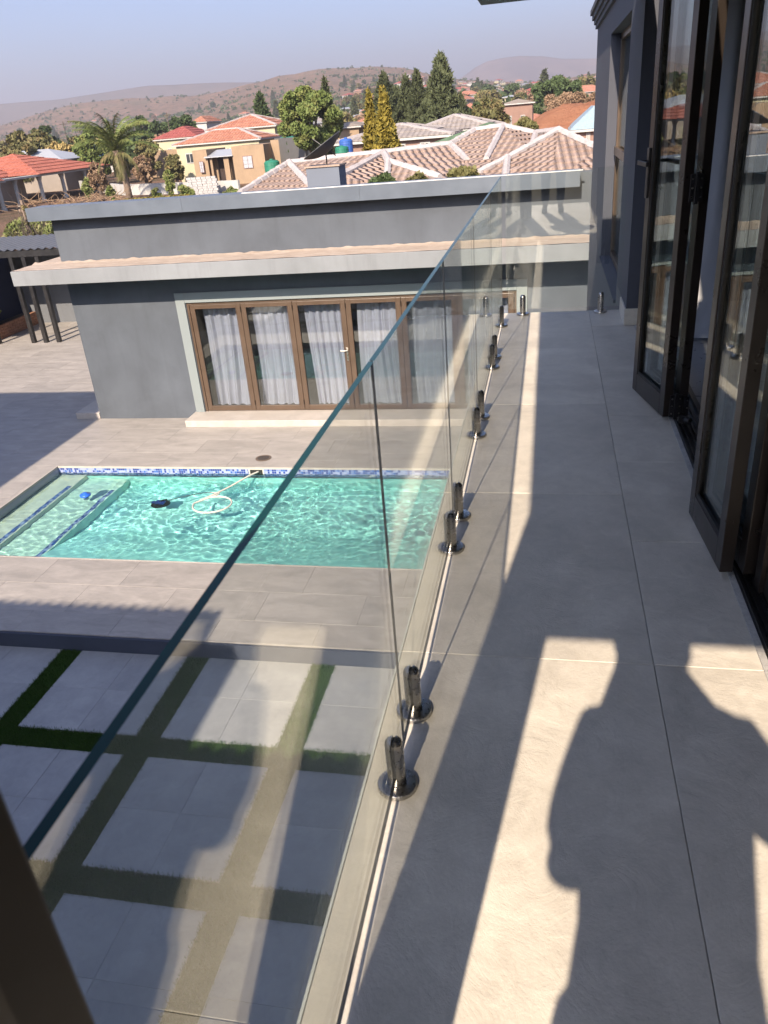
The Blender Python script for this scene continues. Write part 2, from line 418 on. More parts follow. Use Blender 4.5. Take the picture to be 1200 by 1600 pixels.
def m_turf():
    g = G('turf_blades'); v = g.coord(); a = g.noise(v, 60, 3, .6); b = g.noise(v, 2.5, 4, .6)
    col = g.ramp(a, (.3, (.018, .055, .008)), (.7, (.055, .115, .020)))
    col = g.mix(g.ramp(b, (.5, 0.0), (.8, .25)), col, (.10, .13, .035))
    return g.pbr(col, .7, 0, None, .25)
def blades(rects, n, z, h=.045):
    vs = np.zeros((n, 3, 3)); ar = np.array([(b-a)*(d-c) for a, b, c, d in rects]); idx = rs.choice(len(rects), n, p=ar/ar.sum())
    r = np.array(rects)[idx]; x = r[:, 0]+(r[:, 1]-r[:, 0])*rs.rand(n); y = r[:, 2]+(r[:, 3]-r[:, 2])*rs.rand(n)
    a = rs.rand(n)*6.283; wd = .003+.003*rs.rand(n); hh = h*(.5+.8*rs.rand(n)); lx = (rs.rand(n)-.5)*.05; ly = (rs.rand(n)-.5)*.05
    vs[:, 0] = np.c_[x-np.cos(a)*wd, y-np.sin(a)*wd, np.full(n, z)]; vs[:, 1] = np.c_[x+np.cos(a)*wd, y+np.sin(a)*wd, np.full(n, z)]
    vs[:, 2] = np.c_[x+lx, y+ly, z+hh]
    me = bpy.data.meshes.new('grass'); me.vertices.add(3*n); me.vertices.foreach_set('co', vs.reshape(-1))
    me.loops.add(3*n); me.loops.foreach_set('vertex_index', np.arange(3*n, dtype=np.int32))
    me.polygons.add(n); me.polygons.foreach_set('loop_start', np.arange(0, 3*n, 3, dtype=np.int32)); me.polygons.foreach_set('loop_total', np.full(n, 3, dtype=np.int32))
    me.update(calc_edges=True); return me
gr = [(a-.135, a+.135, .3, 6.40) for a in xj[2:7]]+[(-7.8, -.9, b-.135, b+.135) for b in yj[1:]]
tag(link('grass', blades(gr, 420000, ZL-.028), m_turf()), 'short green artificial grass filling the joints between lower patio pavers', 'grass', kind='stuff')

# ---------------------------------------------------------------- pool
def m_pool():
    g = G('depth_tinted_plaster'); v = g.coord(); a = g.noise(v, 1.2, 5, .6)  # plaster is pale; the water's aqua depth tint is put into its colour
    return g.pbr(g.ramp(a, (.3, (.34, .72, .70)), (.7, (.42, .80, .77))), .8, 0, None, .2)
def m_mosaic():
    g = G('blue_mosaic'); v = g.coord()
    sc = 26.0
    mul = g.node('VectorMath', operation='SCALE'); g.L(v, mul.inputs[0]); mul.inputs['Scale'].default_value = sc
    add = g.node('VectorMath', operation='ADD'); g.L(mul.outputs[0], add.inputs[0]); add.inputs[1].default_value = (.37, .37, .37)
    fl = g.node('VectorMath', operation='FLOOR'); g.L(add.outputs[0], fl.inputs[0])
    wn = g.node('TexWhiteNoise', noise_dimensions='3D'); g.L(fl.outputs[0], wn.inputs['Vector'])
    fr = g.node('VectorMath', operation='FRACTION'); g.L(add.outputs[0], fr.inputs[0]); sp = g.node('SeparateXYZ'); g.L(fr.outputs[0], sp.inputs[0])
    col = g.ramp(wn.outputs['Value'], (.0, (.010, .035, .20)), (.34, (.02, .09, .34)), (.52, (.14, .20, .42)), (.72, (.24, .29, .48)))
    col.node.color_ramp.interpolation = 'CONSTANT'
    gr1 = g.math('LESS_THAN', sp.outputs[2], .13); gr2 = g.math('MAXIMUM', g.math('MINIMUM', g.math('LESS_THAN', sp.outputs[0], .13), 1), gr1)
    col = g.mix(gr2, col, (.26, .28, .36))
    return g.pbr(col, .2, 0)
POOL = m_pool(); MOS = m_mosaic()
STEPA = m_stone('pale_pool_step', (.50, .54, .46), (.64, .66, .56), 2, .8, 0); STEPB = m_stone('depth_tinted_pool_step', (.42, .62, .54), (.52, .70, .62), 2, .8, 0)  # deeper step coloured aqua for the tint of the water over it
FZ = WZ-.62
pb = MB()
def inner(mb, x0, x1, y0, y1, z0, z1):
    mb.add([(x0,y0,z0),(x1,y0,z0),(x1,y1,z0),(x0,y1,z0),(x0,y0,z1),(x1,y0,z1),(x1,y1,z1),(x0,y1,z1)], [(0,1,2,3),(0,4,5,1),(1,5,6,2),(2,6,7,3),(3,7,4,0)])
BZ = WZ-.10
inner(pb, PX0-.001, PX1, PY0, PY1+.001, FZ, BZ)
pool = pb.build('pool_basin', POOL, fix=False); tag(pool, kind='structure')
e = .012
MB().box(PX0, PX1, PY1-e, PY1, BZ, ZU-.03).build('mosaic_band', MOS, pool)
MB().box(PX0, PX1, PY0, PY0+e, BZ, ZU-.03).build('mosaic_band', MOS, pool)
MB().box(PX0, PX0+e, PY0+e, PY1-e, BZ, ZU-.03).build('mosaic_band', MOS, pool)
COP = m_stone('coping', (.32, .30, .27), (.42, .39, .36), 1.5, .5, .03)
MB().box(PX0-.002, PX1, PY1-.022, PY1+.001, ZU-.03, ZU+.002).build('coping', COP, pool)
MB().box(PX0-.002, PX0+.022, PY0+.022, PY1-.022, ZU-.03, ZU+.002).build('coping', COP, pool)
MB().box(PX0-.002, PX1, PY0-.001, PY0+.022, ZU-.03, ZU+.002).build('coping', COP, pool)
st1 = MB().box(PX0+.001, -7.80, PY0+.002, PY1-.002, FZ+.002, WZ-.13).build('step', STEPA, pool)
st2 = MB().box(-7.798, -7.02, PY0+.002, PY1-.002, FZ+.002, WZ-.30).build('step', STEPB, pool)
MB().box(-7.91, -7.83, PY0+.004, PY1-.45, WZ-.129, WZ-.122).build('mosaic_nosing', MOS, pool)
MB().box(-7.13, -7.05, PY0+.004, PY1-.45, WZ-.299, WZ-.292).build('mosaic_nosing', MOS, pool)
def water():
    x0, x1, y0, y1 = PX0+.004, PX1-.004, PY0+.004, PY1-.004
    d = .022; nx, ny = int((x1-x0)/d), int((y1-y0)/d); vs = []; fs = []
    for j in range(ny+1):
        for i in range(nx+1):
            x = x0+(x1-x0)*i/nx; y = y0+(y1-y0)*j/ny
            wx = x+.15*noise.noise((x*.9, y*.9, 7)); wy = y+.15*noise.noise((x*.9, y*.9, 17))
            a = .0075*noise.noise((wx*2.6, wy*3.0, 1.3))+.0042*noise.noise((wx*7.5, wy*8.2, 4))*(.75+.9*noise.noise((x*.55, y*.6, 31)))+.0011*noise.noise((wx*17, wy*17, 9))
            a += .0022*math.sin(9*math.hypot(x+4.3, y-10.6)+1)*math.exp(-.8*math.hypot(x+4.3, y-10.6))
            vs.append((x, y, WZ+a*1.45))
    for j in range(ny):
        for i in range(nx):
            k = j*(nx+1)+i; fs.append((k, k+1, k+nx+2, k+nx+1))
    return MB().add(vs, fs)
g = G('pool_water'); rf = g.node('BsdfGlass'); rf.inputs['IOR'].default_value = 1.33; rf.inputs['Roughness'].default_value = 0; rf.inputs[0].default_value = (.84, .99, .975, 1)
g.L(rf.outputs[0], g.out.inputs[0])
wo_ = water().build('pool_water', g.m, smooth=True, fix=False); tag(wo_, kind='structure')
wo_.cycles.is_caustics_caster = True
for o in [pool]+list(pool.children): o.cycles.is_caustics_receiver = True

cv = MB().add([(-7.015, PY0+.003, FZ+.003), (PX1-.002, PY0+.003, FZ+.003), (PX1-.002, PY0+1.5, FZ+.003), (-7.015, PY0+1.5, FZ+.003), (-7.015, PY0+.003, WZ-.10), (PX1-.002, PY0+.003, WZ-.10)], [(0, 3, 2, 1), (3, 4, 5, 2), (0, 1, 5, 4), (0, 4, 3), (1, 2, 5)]).build('cove', POOL, pool)  # slope added so the near floor catches sun instead of a shaded band
cv.cycles.is_caustics_receiver = True
# pool fittings
sk_ = empty('pool_skimmer', (-4.665, PY1-.03, ZU-.03), 'cream square skimmer mouth set in the far mosaic band of the pool', 'skimmer')
m_ = MB((-4.665, PY1-.03, ZU-.03)); m_.box(-4.80, -4.53, PY1-.02, PY1-.013, ZU-.04, ZU-.022); m_.box(-4.80, -4.53, PY1-.02, PY1-.013, ZU-.19, ZU-.165); m_.box(-4.80, -4.775, PY1-.02, PY1-.013, ZU-.165, ZU-.04); m_.box(-4.555, -4.53, PY1-.02, PY1-.013, ZU-.165, ZU-.04)
m_.build('frame', CREAM, sk_); MB((-4.665, PY1-.03, ZU-.03)).box(-4.775, -4.555, PY1-.0128, PY1-.0125, ZU-.165, ZU-.04).build('opening', RUBBER, sk_)
hp = [(-4.64, PY1-.03, WZ+.03), (-4.72, 11.0, WZ+.05), (-4.95, 10.8, WZ+.03), (-5.2, 10.55, WZ+.015)]
cxh, cyh, rh = -4.98, 9.95, .30
hose_pts = [(-4.62, PY1-.02, WZ+.05), (-4.74, 10.93, WZ+.05), (-4.93, 10.60, WZ+.02), (-5.12, 10.28, WZ+.012)]
for k in range(0, 19):
    t = R(150-k*19); hose_pts.append((cxh+rh*1.0*math.cos(t), cyh+rh*.92*math.sin(t)+.02, WZ+.012+.0*k))
hose_pts += [(-5.02, 10.36, WZ+.006), (-5.25, 10.42, WZ-.02), (-5.5, 10.38, WZ-.07), (-5.72, 10.3, WZ-.12), (-5.84, 10.24, WZ-.16)]
def smooth_pts(p, k=5):
    out = []
    for i in range(len(p)-1):
        p0, p1, p2, p3 = [Vector(p[max(0, min(len(p)-1, i+q))]) for q in (-1, 0, 1, 2)]
        for s_ in range(k):
            t = s_/k; out.append(.5*((2*p1)+(-p0+p2)*t+(2*p0-5*p1+4*p2-p3)*t*t+(-p0+3*p1-3*p2+p3)*t**3))
    out.append(Vector(p[-1])); return out
sp_ = smooth_pts(hose_pts, 5)
hm = MB(); hm.tube(sp_, [.0135+.002*(k % 2) for k in range(len(sp_))], 10)
ho = hm.build('pool_hose', CREAM, smooth=True); tag(ho, 'cream ribbed suction hose looped on the pool water from skimmer to cleaner', 'hose')
pc = empty('pool_cleaner', (-5.95, 10.16, WZ-.22), 'blue and black suction cleaner under the water at the hose end', 'pool cleaner')
m_ = MB((-5.95, 10.16, WZ-.22)); m_.lathe((-5.95, 10.16, WZ-.24), [(.13, 0), (.15, .02), (.13, .045), (.06, .06)], 16); m_.build('skirt', RUBBER, pc)
m_ = MB((-5.95, 10.16, WZ-.22)); m_.box(-6.03, -5.87, 10.10, 10.22, WZ-.18, WZ-.11); m_.box(-6.10, -6.03, 10.12, 10.20, WZ-.17, WZ-.13); m_.build('body', BLUEP, pc, bevel=.02)
m_ = MB((-5.95, 10.16, WZ-.22)); m_.tube([(-5.95, 10.16, WZ-.12), (-5.92, 10.18, WZ-.09), (-5.86, 10.22, WZ-.1)], .022, 8); m_.build('swivel', RUBBER, pc, smooth=True)
cf = empty('chlorine_floater', (-7.28, 10.22, WZ-.05), 'round blue floating chlorine dispenser above the pool steps', 'dispenser')
MB((-7.28, 10.22, WZ-.05)).lathe((-7.28, 10.22, WZ-.04), [(.045, 0), (.085, .045), (.09, .06), (.085, .075), (.04, .085), (.035, .10), (.01, .105)], 20).build('float', BLUEP, cf, smooth=True)
MB((-7.28, 10.22, WZ-.05)).lathe((-7.28, 10.22, WZ-.16), [(.035, 0), (.04, .01), (.04, .118)], 14).build('basket', WHITE, cf, smooth=True)
dr = empty('patio_drain', (-4.66, 11.52, ZU), 'small round drain cover in the patio behind the pool', 'drain')
MB((-4.66, 11.52, ZU)).lathe((-4.66, 11.52, ZU+.001), [(.135, 0), (.135, .006), (.115, .009), (.112, .005)], 28).build('rim', m_plain('drain_brown', (.13, .10, .08), .5, .3), dr)
m_ = MB((-4.66, 11.52, ZU)); m_.lathe((-4.66, 11.52, ZU+.007), [(.1, 0), (.1, .003)], 24); m_.build('cover', m_plain('drain_dark', (.06, .05, .045), .5, .3), dr)

# ---------------------------------------------------------------- pool house
YW = 13.517
O = (-4.1, YW, ZU)
ph = empty('pool_house', O, 'single storey grey pool house with flat ledge and brown folding glass doors', 'building')
m_ = MB(O)
m_.box(-8.80, -6.50, YW, YW+.22, ZU, -.345); m_.box(-6.50, -.50, YW, YW+.22, -1.17, -.345); m_.box(-.50, 1.6, YW, YW+.22, ZU, -.345)
m_.box(-8.80, -8.58, YW+.22, 19, ZU, -.345)
m_.build('wall', GREY, ph)
MB(O).box(-8.80, 1.6, YW, YW+.22, -.34, .60).build('parapet_wall', GREY, ph)
m_ = MB(O); m_.box(-8.79, -8.6, YW+.22, 19, -.345, .0); m_.box(-8.6, 6, YW+.22, 19, -.40, -.33); m_.build('roof', GREYD, ph)
MB(O).box(-9.36, 1.6, YW-.77, YW-.002, -.61, -.355).build('ledge', SLAB, ph, bevel=.008)
MB(O).box(-9.36, -8.802, YW-.0, 16.5, -.61, -.355).build('ledge', SLAB, ph, bevel=.008)
# screed upstand on the ledge, rough edge
def screed(x0, x1, y0, y1, z0):
    vs = []; fs = []; nx, ny = int((x1-x0)/.05), 6
    for j in range(ny+1):
        for i in range(nx+1):
            x = x0+(x1-x0)*i/nx; y = y0+(y1-y0)*j/ny
            z = z0+.006+.012*abs(noise.noise((x*2, y*6, 2)))+(.02 if j == ny else 0)*(1+noise.noise((x*7, 3, 1)))
            vs.append((x, y, z))
    for j in range(ny):
        for i in range(nx):
            k = j*(nx+1)+i; fs.append((k, k+1, k+nx+2, k+nx+1))
    return vs, fs
m_ = MB(O); m_.add(*screed(-9.34, 1.59, YW-.75, YW-.003, -.358)); m_.add(*screed(-9.34, -8.81, YW, 16.4, -.358)); m_.build('screed', RAW, ph, fix=False)
for (a, b) in ((-9.06, -6.10), (-6.097, -3.0), (-2.997, .46)):
    m_ = MB(O); m_.box(a, b, YW-.30, YW-.275, .41, .635); m_.build('fascia_board', FASC, ph)
m_ = MB(O); m_.box(-9.06, .46, YW-.272, YW+.25, .60, .628); m_.build('coping', FASC, ph)
MB(O).box(-9.06, -9.035, YW-.272, YW+.25, .41, .599).build('fascia_board', FASC, ph)
MB(O).box(-5.0, .50, YW-.302, YW-.27, .637, .65).build('white_edge_strip', WHITE, ph)
for k in range(9):
    x = -8.7+k*1.1; MB(O).box(x, x+.04, YW-.27, YW-.003, .43, .5).build('fascia_bracket', DARK, ph)
m_ = MB(O); m_.box(-6.69, -6.512, YW-.03, YW-.001, ZU+.13, -.985); m_.box(-6.51, -.51, YW-.03, YW-.001, -1.165, -.985); m_.box(-.508, -.33, YW-.03, YW-.001, ZU+.13, -.985)
m_.build('architrave', ARCH, ph, bevel=.004)
MB(O).box(-6.72, -.3, YW-.52, YW+.2, ZU+.001, ZU+.13).build('door_step', COP, ph, bevel=.006)
MB(O).box(-9.33, -8.802, YW-.02, 19, ZU+.001, ZU+.13).build('side_step', COP, ph, bevel=.006)
m_ = MB(O); m_.box(-6.50, -6.455, YW+.01, YW+.1, ZU+.13, -1.172); m_.box(-.545, -.502, YW+.01, YW+.1, ZU+.13, -1.172); m_.box(-6.455, -.545, YW+.01, YW+.1, -1.215, -1.172); m_.build('door_frame', BROWN, ph)
xe = [-6.45, -5.46, -4.48, -3.50, -2.50, -1.52, -.55]
for k in range(6):
    a, b = xe[k]+.003, xe[k+1]-.003; m_ = MB(O); y0, y1 = YW+.015, YW+.07; zb, zt = ZU+.14, -1.22
    m_.box(a, a+.085, y0, y1, zb, zt); m_.box(b-.085, b, y0, y1, zb, zt); m_.box(a+.085, b-.085, y0, y1, zb, zb+.10); m_.box(a+.085, b-.085, y0, y1, zt-.075, zt)
    m_.box(a+.085, a+.097, y0-.006, y0+.004, zb+.10, zt-.075); m_.box(b-.097, b-.085, y0-.006, y0+.004, zb+.10, zt-.075)
    d_ = m_.build('door_leaf', BROWN, ph, bevel=.004)
    gm = MB(O); gm.box(a+.08, b-.08, y0+.022, y0+.028, zb+.095, zt-.07); gm.build('pane', DGLASS, d_)
    hz_ = [zb+.12, zt-.15]
    for z in hz_: MB(O).cyl((b+.003, y0-.012, z), (b+.003, y0-.012, z+.09), .009, n=8).build('hinge', BRONZE, d_)
    if k == 2:
        hm_ = MB(O); hm_.box(b-.055, b-.025, y0-.012, y0, -2.32, -2.08); hm_.bar((b-.04, y0-.01, -2.13), (b-.04, y0-.05, -2.13), .018, .018); hm_.bar((b-.03, y0-.05, -2.13), (b-.16, y0-.05, -2.13), .016, .02); hm_.build('handle', STEEL, d_, bevel=.003)
# inside of the pool house
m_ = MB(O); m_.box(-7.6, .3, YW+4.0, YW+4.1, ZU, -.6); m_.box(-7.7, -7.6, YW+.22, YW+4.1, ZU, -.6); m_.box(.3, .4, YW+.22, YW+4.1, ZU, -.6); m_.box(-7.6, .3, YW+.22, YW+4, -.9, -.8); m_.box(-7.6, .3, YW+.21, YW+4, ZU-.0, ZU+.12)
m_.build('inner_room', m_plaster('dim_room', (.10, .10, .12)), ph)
def curtain(x0, x1, z0, z1, y, seed, n=110):
    vs = []; fs = []; rows = 16; rnd = random.Random(seed); ph0 = rnd.random()*6; nf = rnd.choice([4, 5, 6, 7]); gath = rnd.uniform(-.10, .12); tw = rnd.uniform(-.6, .6)
    for j in range(rows+1):
        t = j/rows; z = z1+(z0-z1)*t
        for i in range(n+1):
            s_ = i/n; xx = x0+(x1-x0)*(s_+.03*math.sin(5*s_*nf/3+seed)*t)
            xx += .06*math.sin(seed*1.7+t*2.3)*t+gath*t*t*(s_-.5)
            dep = .042*(.7+.5*noise.noise((s_*4+seed, t*1.5, 1)))
            fold = math.sin(2*PI*nf*(s_+.09*noise.noise((s_*2.5+seed, t*.8, 5)))+ph0+tw*t*3*(s_-.3))
            yy = y+dep*fold+.02*math.sin(4*PI*nf*s_+t*3+seed)*.4
            zz = z+(.012*math.cos(2*PI*nf*s_*1.0+ph0) if j == rows else 0)
            vs.append((xx, yy, zz))
    for j in range(rows):
        for i in range(n):
            k = j*(n+1)+i; fs.append((k, k+1, k+n+2, k+n+1))
    return vs, fs
cl = ['leftmost of the lilac grey curtains, narrow, behind the first brown door leaf', 'lilac grey curtain with a diagonal fold, behind the second brown door leaf', 'lilac grey curtain behind the brown door leaf that has the handle',
      'lilac grey curtain behind the brown door leaf right of the handle', 'lilac grey curtain behind the fifth door leaf, seen through the glass rail', 'rightmost lilac grey curtain, glimpsed beside the far balcony spigots']
for k in range(6):
    sh_ = .28*abs(xe[k])/13.6; a, b = xe[k]+(.22, .20, .20, .21, .2, .2)[k]-sh_+.02, xe[k+1]-.02-sh_*.6
    m_ = MB((a, YW+.30, ZU)); m_.add(*curtain(a, b, ZU+.17, -1.0, YW+.28, k*3.1+1))
    o = m_.build('curtain', CURT, smooth=True, fix=False); tag(o, cl[k], 'curtain', 'curtains behind the pool house doors')
# chimney box with a satellite dish
O2 = (-4.30, 16, .0)
cb = empty('roof_box', O2, 'square grey plastered box standing on the pool house roof', 'chimney')
MB(O2).box(-4.66, -4.00, 16, 16.55, -.35, .82).build('shaft', m_plaster('box_paint', (.11, .13, .165), .08), cb); MB(O2).box(-4.685, -3.975, 15.975, 16.575, .82, .85).build('cap', m_stone('cap_stone', (.22, .16, .12), (.32, .25, .2)), cb)
O3 = (-4.28, 16.2, .85)
ds = empty('satellite_dish', O3, 'dark satellite dish tilted on a thin mast on top of the roof box', 'satellite dish')
MB(O3).cyl((-4.28, 16.2, .85), (-4.28, 16.2, 1.05), .014).build('mast', BLACK, ds)
def dish(c, nrm, r, dep):
    nrm = Vector(nrm).normalized(); a = nrm.cross(Vector((0, 0, 1))).normalized(); b = nrm.cross(a); vs = []; fs = []; n = 28; m = 6
    for off in (0, -.012):
        for j in range(m+1):
            rr = r*j/m
            for i in range(n):
                t = 2*PI*i/n; vs.append(Vector(c)+a*rr*math.cos(t)+b*rr*math.sin(t)+nrm*(dep*(rr/r)**2+off))
    for o_ in (0, 1):
        for j in range(m):
            for i in range(n):
                k = o_*(m+1)*n+j*n+i; k2 = o_*(m+1)*n+j*n+(i+1) % n; fs.append((k, k2, k2+n, k+n))
    for i in range(n): fs.append((m*n+i, m*n+(i+1) % n, (m+1)*n+m*n+(i+1) % n, (m+1)*n+m*n+i))
    return vs, fs
MB(O3).add(*dish((-4.27, 16.22, 1.06), (-.50, -.10, .86), .44, .17)).build('reflector', m_plain('dish_grey', (.06, .065, .07), .5), ds, smooth=False)
MB(O3).tube([(-4.1, 16.25, 1.0), (-4.45, 16.3, 1.25), (-4.55, 16.32, 1.32)], .01, 6).build('feed_arm', BLACK, ds)

# ---------------------------------------------------------------- far left corner of the yard
o = MB((-14, 22.4, ZU)).box(-16.4, -8, 22.4, 22.62, ZU, -1.28).build('back_wall', m_plaster('yard_grey', (.10, .11, .125), .1, stain=.3)); tag(o, 'grey plastered yard wall behind the black pergola', 'wall')
o = MB((-16.5, 18, ZU)).box(-16.62, -16.4, 12, 22.62, ZU, -1.15).build('side_wall', NAVY); tag(o, 'dark navy yard wall running along the left edge of the patio', 'wall')
OP = (-16, 21, ZU); pl = empty('planter', OP, 'raised planting bed with a brick edge along the navy wall', 'planter')
MB(OP).box(-16.395, -15.95, 16.5, 22.35, ZU+.001, ZU+.34).build('soil_bed', m_plain('bed_soil', (.05, .045, .04), .9), pl)
BRK = m_stone('brick', (.26, .12, .07), (.38, .20, .12), 4, .8, .3)
bm_ = MB(); bm_.box(-.115, .115, -.0, .0, 0, 0)
bme = MB().box(-.05, .05, -.11, .11, -.034, .034).mesh('brick'); bme.materials.append(BRK)
for j in range(5):
    for i in range(25):
        link('brick', bme, BRK, pl, loc=(-15.89, 16.6+i*.232+(j % 2)*.116, ZU+.04+j*.078))
OG = (-13.5, 21, ZU)
pg = empty('pergola', OG, 'black steel pergola with a ribbed grey sheet roof in the yard corner', 'pergola')
for x in (-14.42, -14.03, -13.62): MB(OG).box(x-.055, x+.055, 19.8, 19.91, ZU, -1.03).build('post', BLACK, pg)
MB(OG).box(-15.6, -15.5, 19.8, 19.9, ZU, -1.03).build('post', BLACK, pg)
MB(OG).box(-17.6, -12.2, 19.78, 19.90, -1.03, -.86).build('beam', BLACK, pg); MB(OG).box(-12.3, -12.2, 19.9, 22.3, -1.03, -.88).build('beam', BLACK, pg)
vs = []; fs = []; n = 240
for i in range(n+1):
    x = -17.7+5.6*i/n; zz = .022*math.sin(i*2*PI/10)
    vs += [(x, 19.74, -.835+zz), (x, 22.3, -.76+zz)]
for i in range(n): fs.append((2*i, 2*i+2, 2*i+3, 2*i+1))
MB(OG).add(vs, fs).build('sheet_roof', m_plain('sheet_grey', (.11, .115, .12), .4, .2, .15), pg)
# ---------------------------------------------------------------- balcony
bal = MB().box(-.445, .70, -1.6, 6.745, -.32, -.014).build('balcony', GREYD, None); tag(bal, kind='structure')
MB().box(-.452, -.4455, -1.6, 6.75, -.32, .001).build('edge_trim', m_plain('trim', (.34, .36, .33), .4), bal)
MB().box(-.452, .585, 6.746, 6.752, -.32, .001).build('edge_trim', m_plain('trim_far', (.34, .36, .33), .4), bal)
def btile(x0, x1, y0, y1, mat=TILE): return tile_piece(x0+.001, x1-.001, y0+.001, y1-.001, -.014, 0, mat, bal, 0, 'b', 'floor_tile')
for a, b in zip([-1.6, -.38, .82, 2.02, 3.22, 4.42, 5.62], [-.38, .82, 2.02, 3.22, 4.42, 5.62, 6.743]):
    btile(-.368, .34, a, b); btile(-.4445, -.370, a, b, LIP)
for a, b in zip([-1.6, -.38, .82, 2.02, 2.80, 3.58, 4.22, 5.02], [-.38, .82, 2.02, 2.80, 3.58, 4.22, 5.02, 6.22]): btile(.34, .672, a, b)
btile(.34, .588, 6.22, 6.743)
# glass panels
gl_lab = ['nearest frameless glass panel of the balcony rail, running past the camera', 'second glass panel of the balcony rail from the camera, before the folded doors', 'third glass panel of the balcony rail, middle of the run',
          'fourth glass panel of the balcony rail, second from the far corner', 'fifth and last glass panel of the long balcony rail, at the far corner', 'glass panel across the far end of the balcony, meeting the house wall']
ed = [.30, 1.567, 2.808, 4.030, 5.260, 6.43]
def panel(x0, x1, y0, y1, z0, z1, label):
    t = empty('glass_barrier', ((x0+x1)/2, (y0+y1)/2, z0), label, 'glass barrier', 'frameless glass balcony panels')
    O_ = t.location
    m_ = MB(O_); m_.cur = 0
    thin = 'x' if x1-x0 < y1-y0 else 'y'
    m_.box(x0, x1, y0, y1, z0, z1)
    # faces: 0 bottom 1 top 2 -y 3 +x 4 +y 5 -x
    big = (3, 5) if thin == 'x' else (2, 4)
    m_.m = [0 if (i in big or i == (4 if thin == 'x' else 3)) else (1 if i < 2 else 2) for i in range(6)]
    keep = [i for i in range(6) if i == 1 or i in big]; m_.f = [m_.f[i] for i in keep]; m_.m = [0 if i in big else 1 for i in keep]
    o_ = m_.build('pane', [GLASS, GEDGE, GSIDE], t, fix=False)
    if thin == 'x': MB(O_).box(x0+.0035, x1-.0035, y1-.001, y1+.0045, z0, z1+.0005).build('joint_dark_strip', RUBBER, t)  # added dark strip, stands in for the dark look of the pane's end
    if thin == 'x': MB(O_).box(x0+.0025, x1-.0025, y0+.001, y1-.001, z0-.003, z0-.0004).build('edge_shadow_strip', RUBBER, t)  # opaque strip added to cast the shadow of the pane's bottom edge
    return t
for k in range(5): panel(-.366, -.354, ed[k]+.002, ed[k+1]-.002, .048, 1.10, gl_lab[k])
panel(-.338, .586, 6.674, 6.686, .048, 1.10, gl_lab[5])
def spigot(x, y, rz, label):
    t = empty('glass_clamp', (x, y, 0), label, 'glass clamp', 'steel spigot clamps of the glass rail', rz)
    key = 'spig'
    if key not in meshes:
        m_ = MB(); m_.lathe((0, 0, 0), [(.050, .0005), (.0518, .002), (.0518, .0135), (.0505, .0155), (.047, .0163), (.024, .0165)], 40); meshes['sp_base'] = m_.mesh('base_plate')
        # post: half round cheeks either side of the slot that holds the pane
        def cheek(sgn):
            m_ = MB(); n = 14; prof = [(.0235, .0166), (.0235, .146), (.0212, .155), (.015, .1615), (.0075, .165)]
            ring = []
            for r, z in prof:
                row = []
                for i in range(n+1):
                    t_ = -PI/2+PI*i/n; xx = max(r*math.cos(t_), .0044) if r > .0046 else .0044
                    row.append((sgn*xx, r*math.sin(t_)*.99, z))
                ring.append(row)
            vs = [p for row in ring for p in row]; fs = []
            for k in range(len(prof)-1):
                for i in range(n): a = k*(n+1)+i; fs.append((a, a+1, a+n+2, a+n+1))
            fs.append(tuple(range(n+1))); fs.append(tuple((len(prof)-1)*(n+1)+i for i in range(n+1)))
            fs.append(tuple([k*(n+1) for k in range(len(prof))]+[k*(n+1)+n for k in range(len(prof)-1, -1, -1)]))
            return m_.add(vs, fs)
        for nm_, sgn in (('a', 1), ('b', -1)):
            mm = cheek(sgn).mesh('post_cheek'); b_ = bmesh.new(); b_.from_mesh(mm); bmesh.ops.recalc_face_normals(b_, faces=b_.faces); b_.to_mesh(mm); b_.free(); meshes['sp_'+nm_] = mm
        m_ = MB(); m_.box(-.0043, .0043, -.0222, .0222, .0166, .046); meshes['sp_core'] = m_.mesh('post_core')
        m_ = MB(); m_.lathe((0, 0, 0), [(.0245, .0166), (.0245, .020), (.0228, .021)], 28); meshes['sp_ring'] = m_.mesh('collar')
        m_ = MB(); m_.cyl((.0215, 0, .12), (.0245, 0, .12), .0055, n=10); m_.cyl((.0215, 0, .08), (.0245, 0, .08), .0055, n=10); meshes['sp_scr'] = m_.mesh('grub_screw')
        m_ = MB(); m_.box(-.0043, .0043, -.0205, .0205, .046, .150); meshes['sp_gas'] = m_.mesh('gasket')
        for k_ in ('sp_base', 'sp_a', 'sp_b', 'sp_core', 'sp_ring', 'sp_scr'): meshes[k_].materials.append(STEEL)
        meshes['sp_gas'].materials.append(RUBBER); meshes[key] = 1
        for p_ in meshes['sp_base'].polygons: p_.use_smooth = True
    for nm, k_ in (('base_plate', 'sp_base'), ('post_cheek', 'sp_a'), ('post_cheek', 'sp_b'), ('post_core', 'sp_core'), ('collar', 'sp_ring'), ('grub_screw', 'sp_scr'), ('gasket', 'sp_gas')):
        o_ = bpy.data.objects.new(nm, meshes[k_]); COL.objects.link(o_); o_.parent = t
        if k_ in ('sp_a', 'sp_b', 'sp_base', 'sp_ring'):
            b_ = o_.modifiers.new('split', 'EDGE_SPLIT'); b_.split_angle = R(35); meshes[k_].polygons.foreach_set('use_smooth', [True]*len(meshes[k_].polygons))
    return t
sl_ = ['steel spigot clamp nearest the camera, first of the nearest pair', 'steel spigot clamp just behind the nearest one, holding the second pane', 'front steel spigot clamp of the second pair along the rail', 'back steel spigot clamp of the second pair along the rail',
       'front steel spigot clamp of the third pair along the rail', 'back steel spigot clamp of the third pair along the rail', 'front steel spigot clamp of the fourth pair, near the far corner', 'back steel spigot clamp of the fourth pair, near the far corner',
       'last steel spigot clamp of the long rail, right at the far corner']
for y, l in zip([1.45, 1.735, 2.695, 2.975, 3.92, 4.20, 5.16, 5.41, 6.31], sl_): spigot(-.36, y, 0, l)
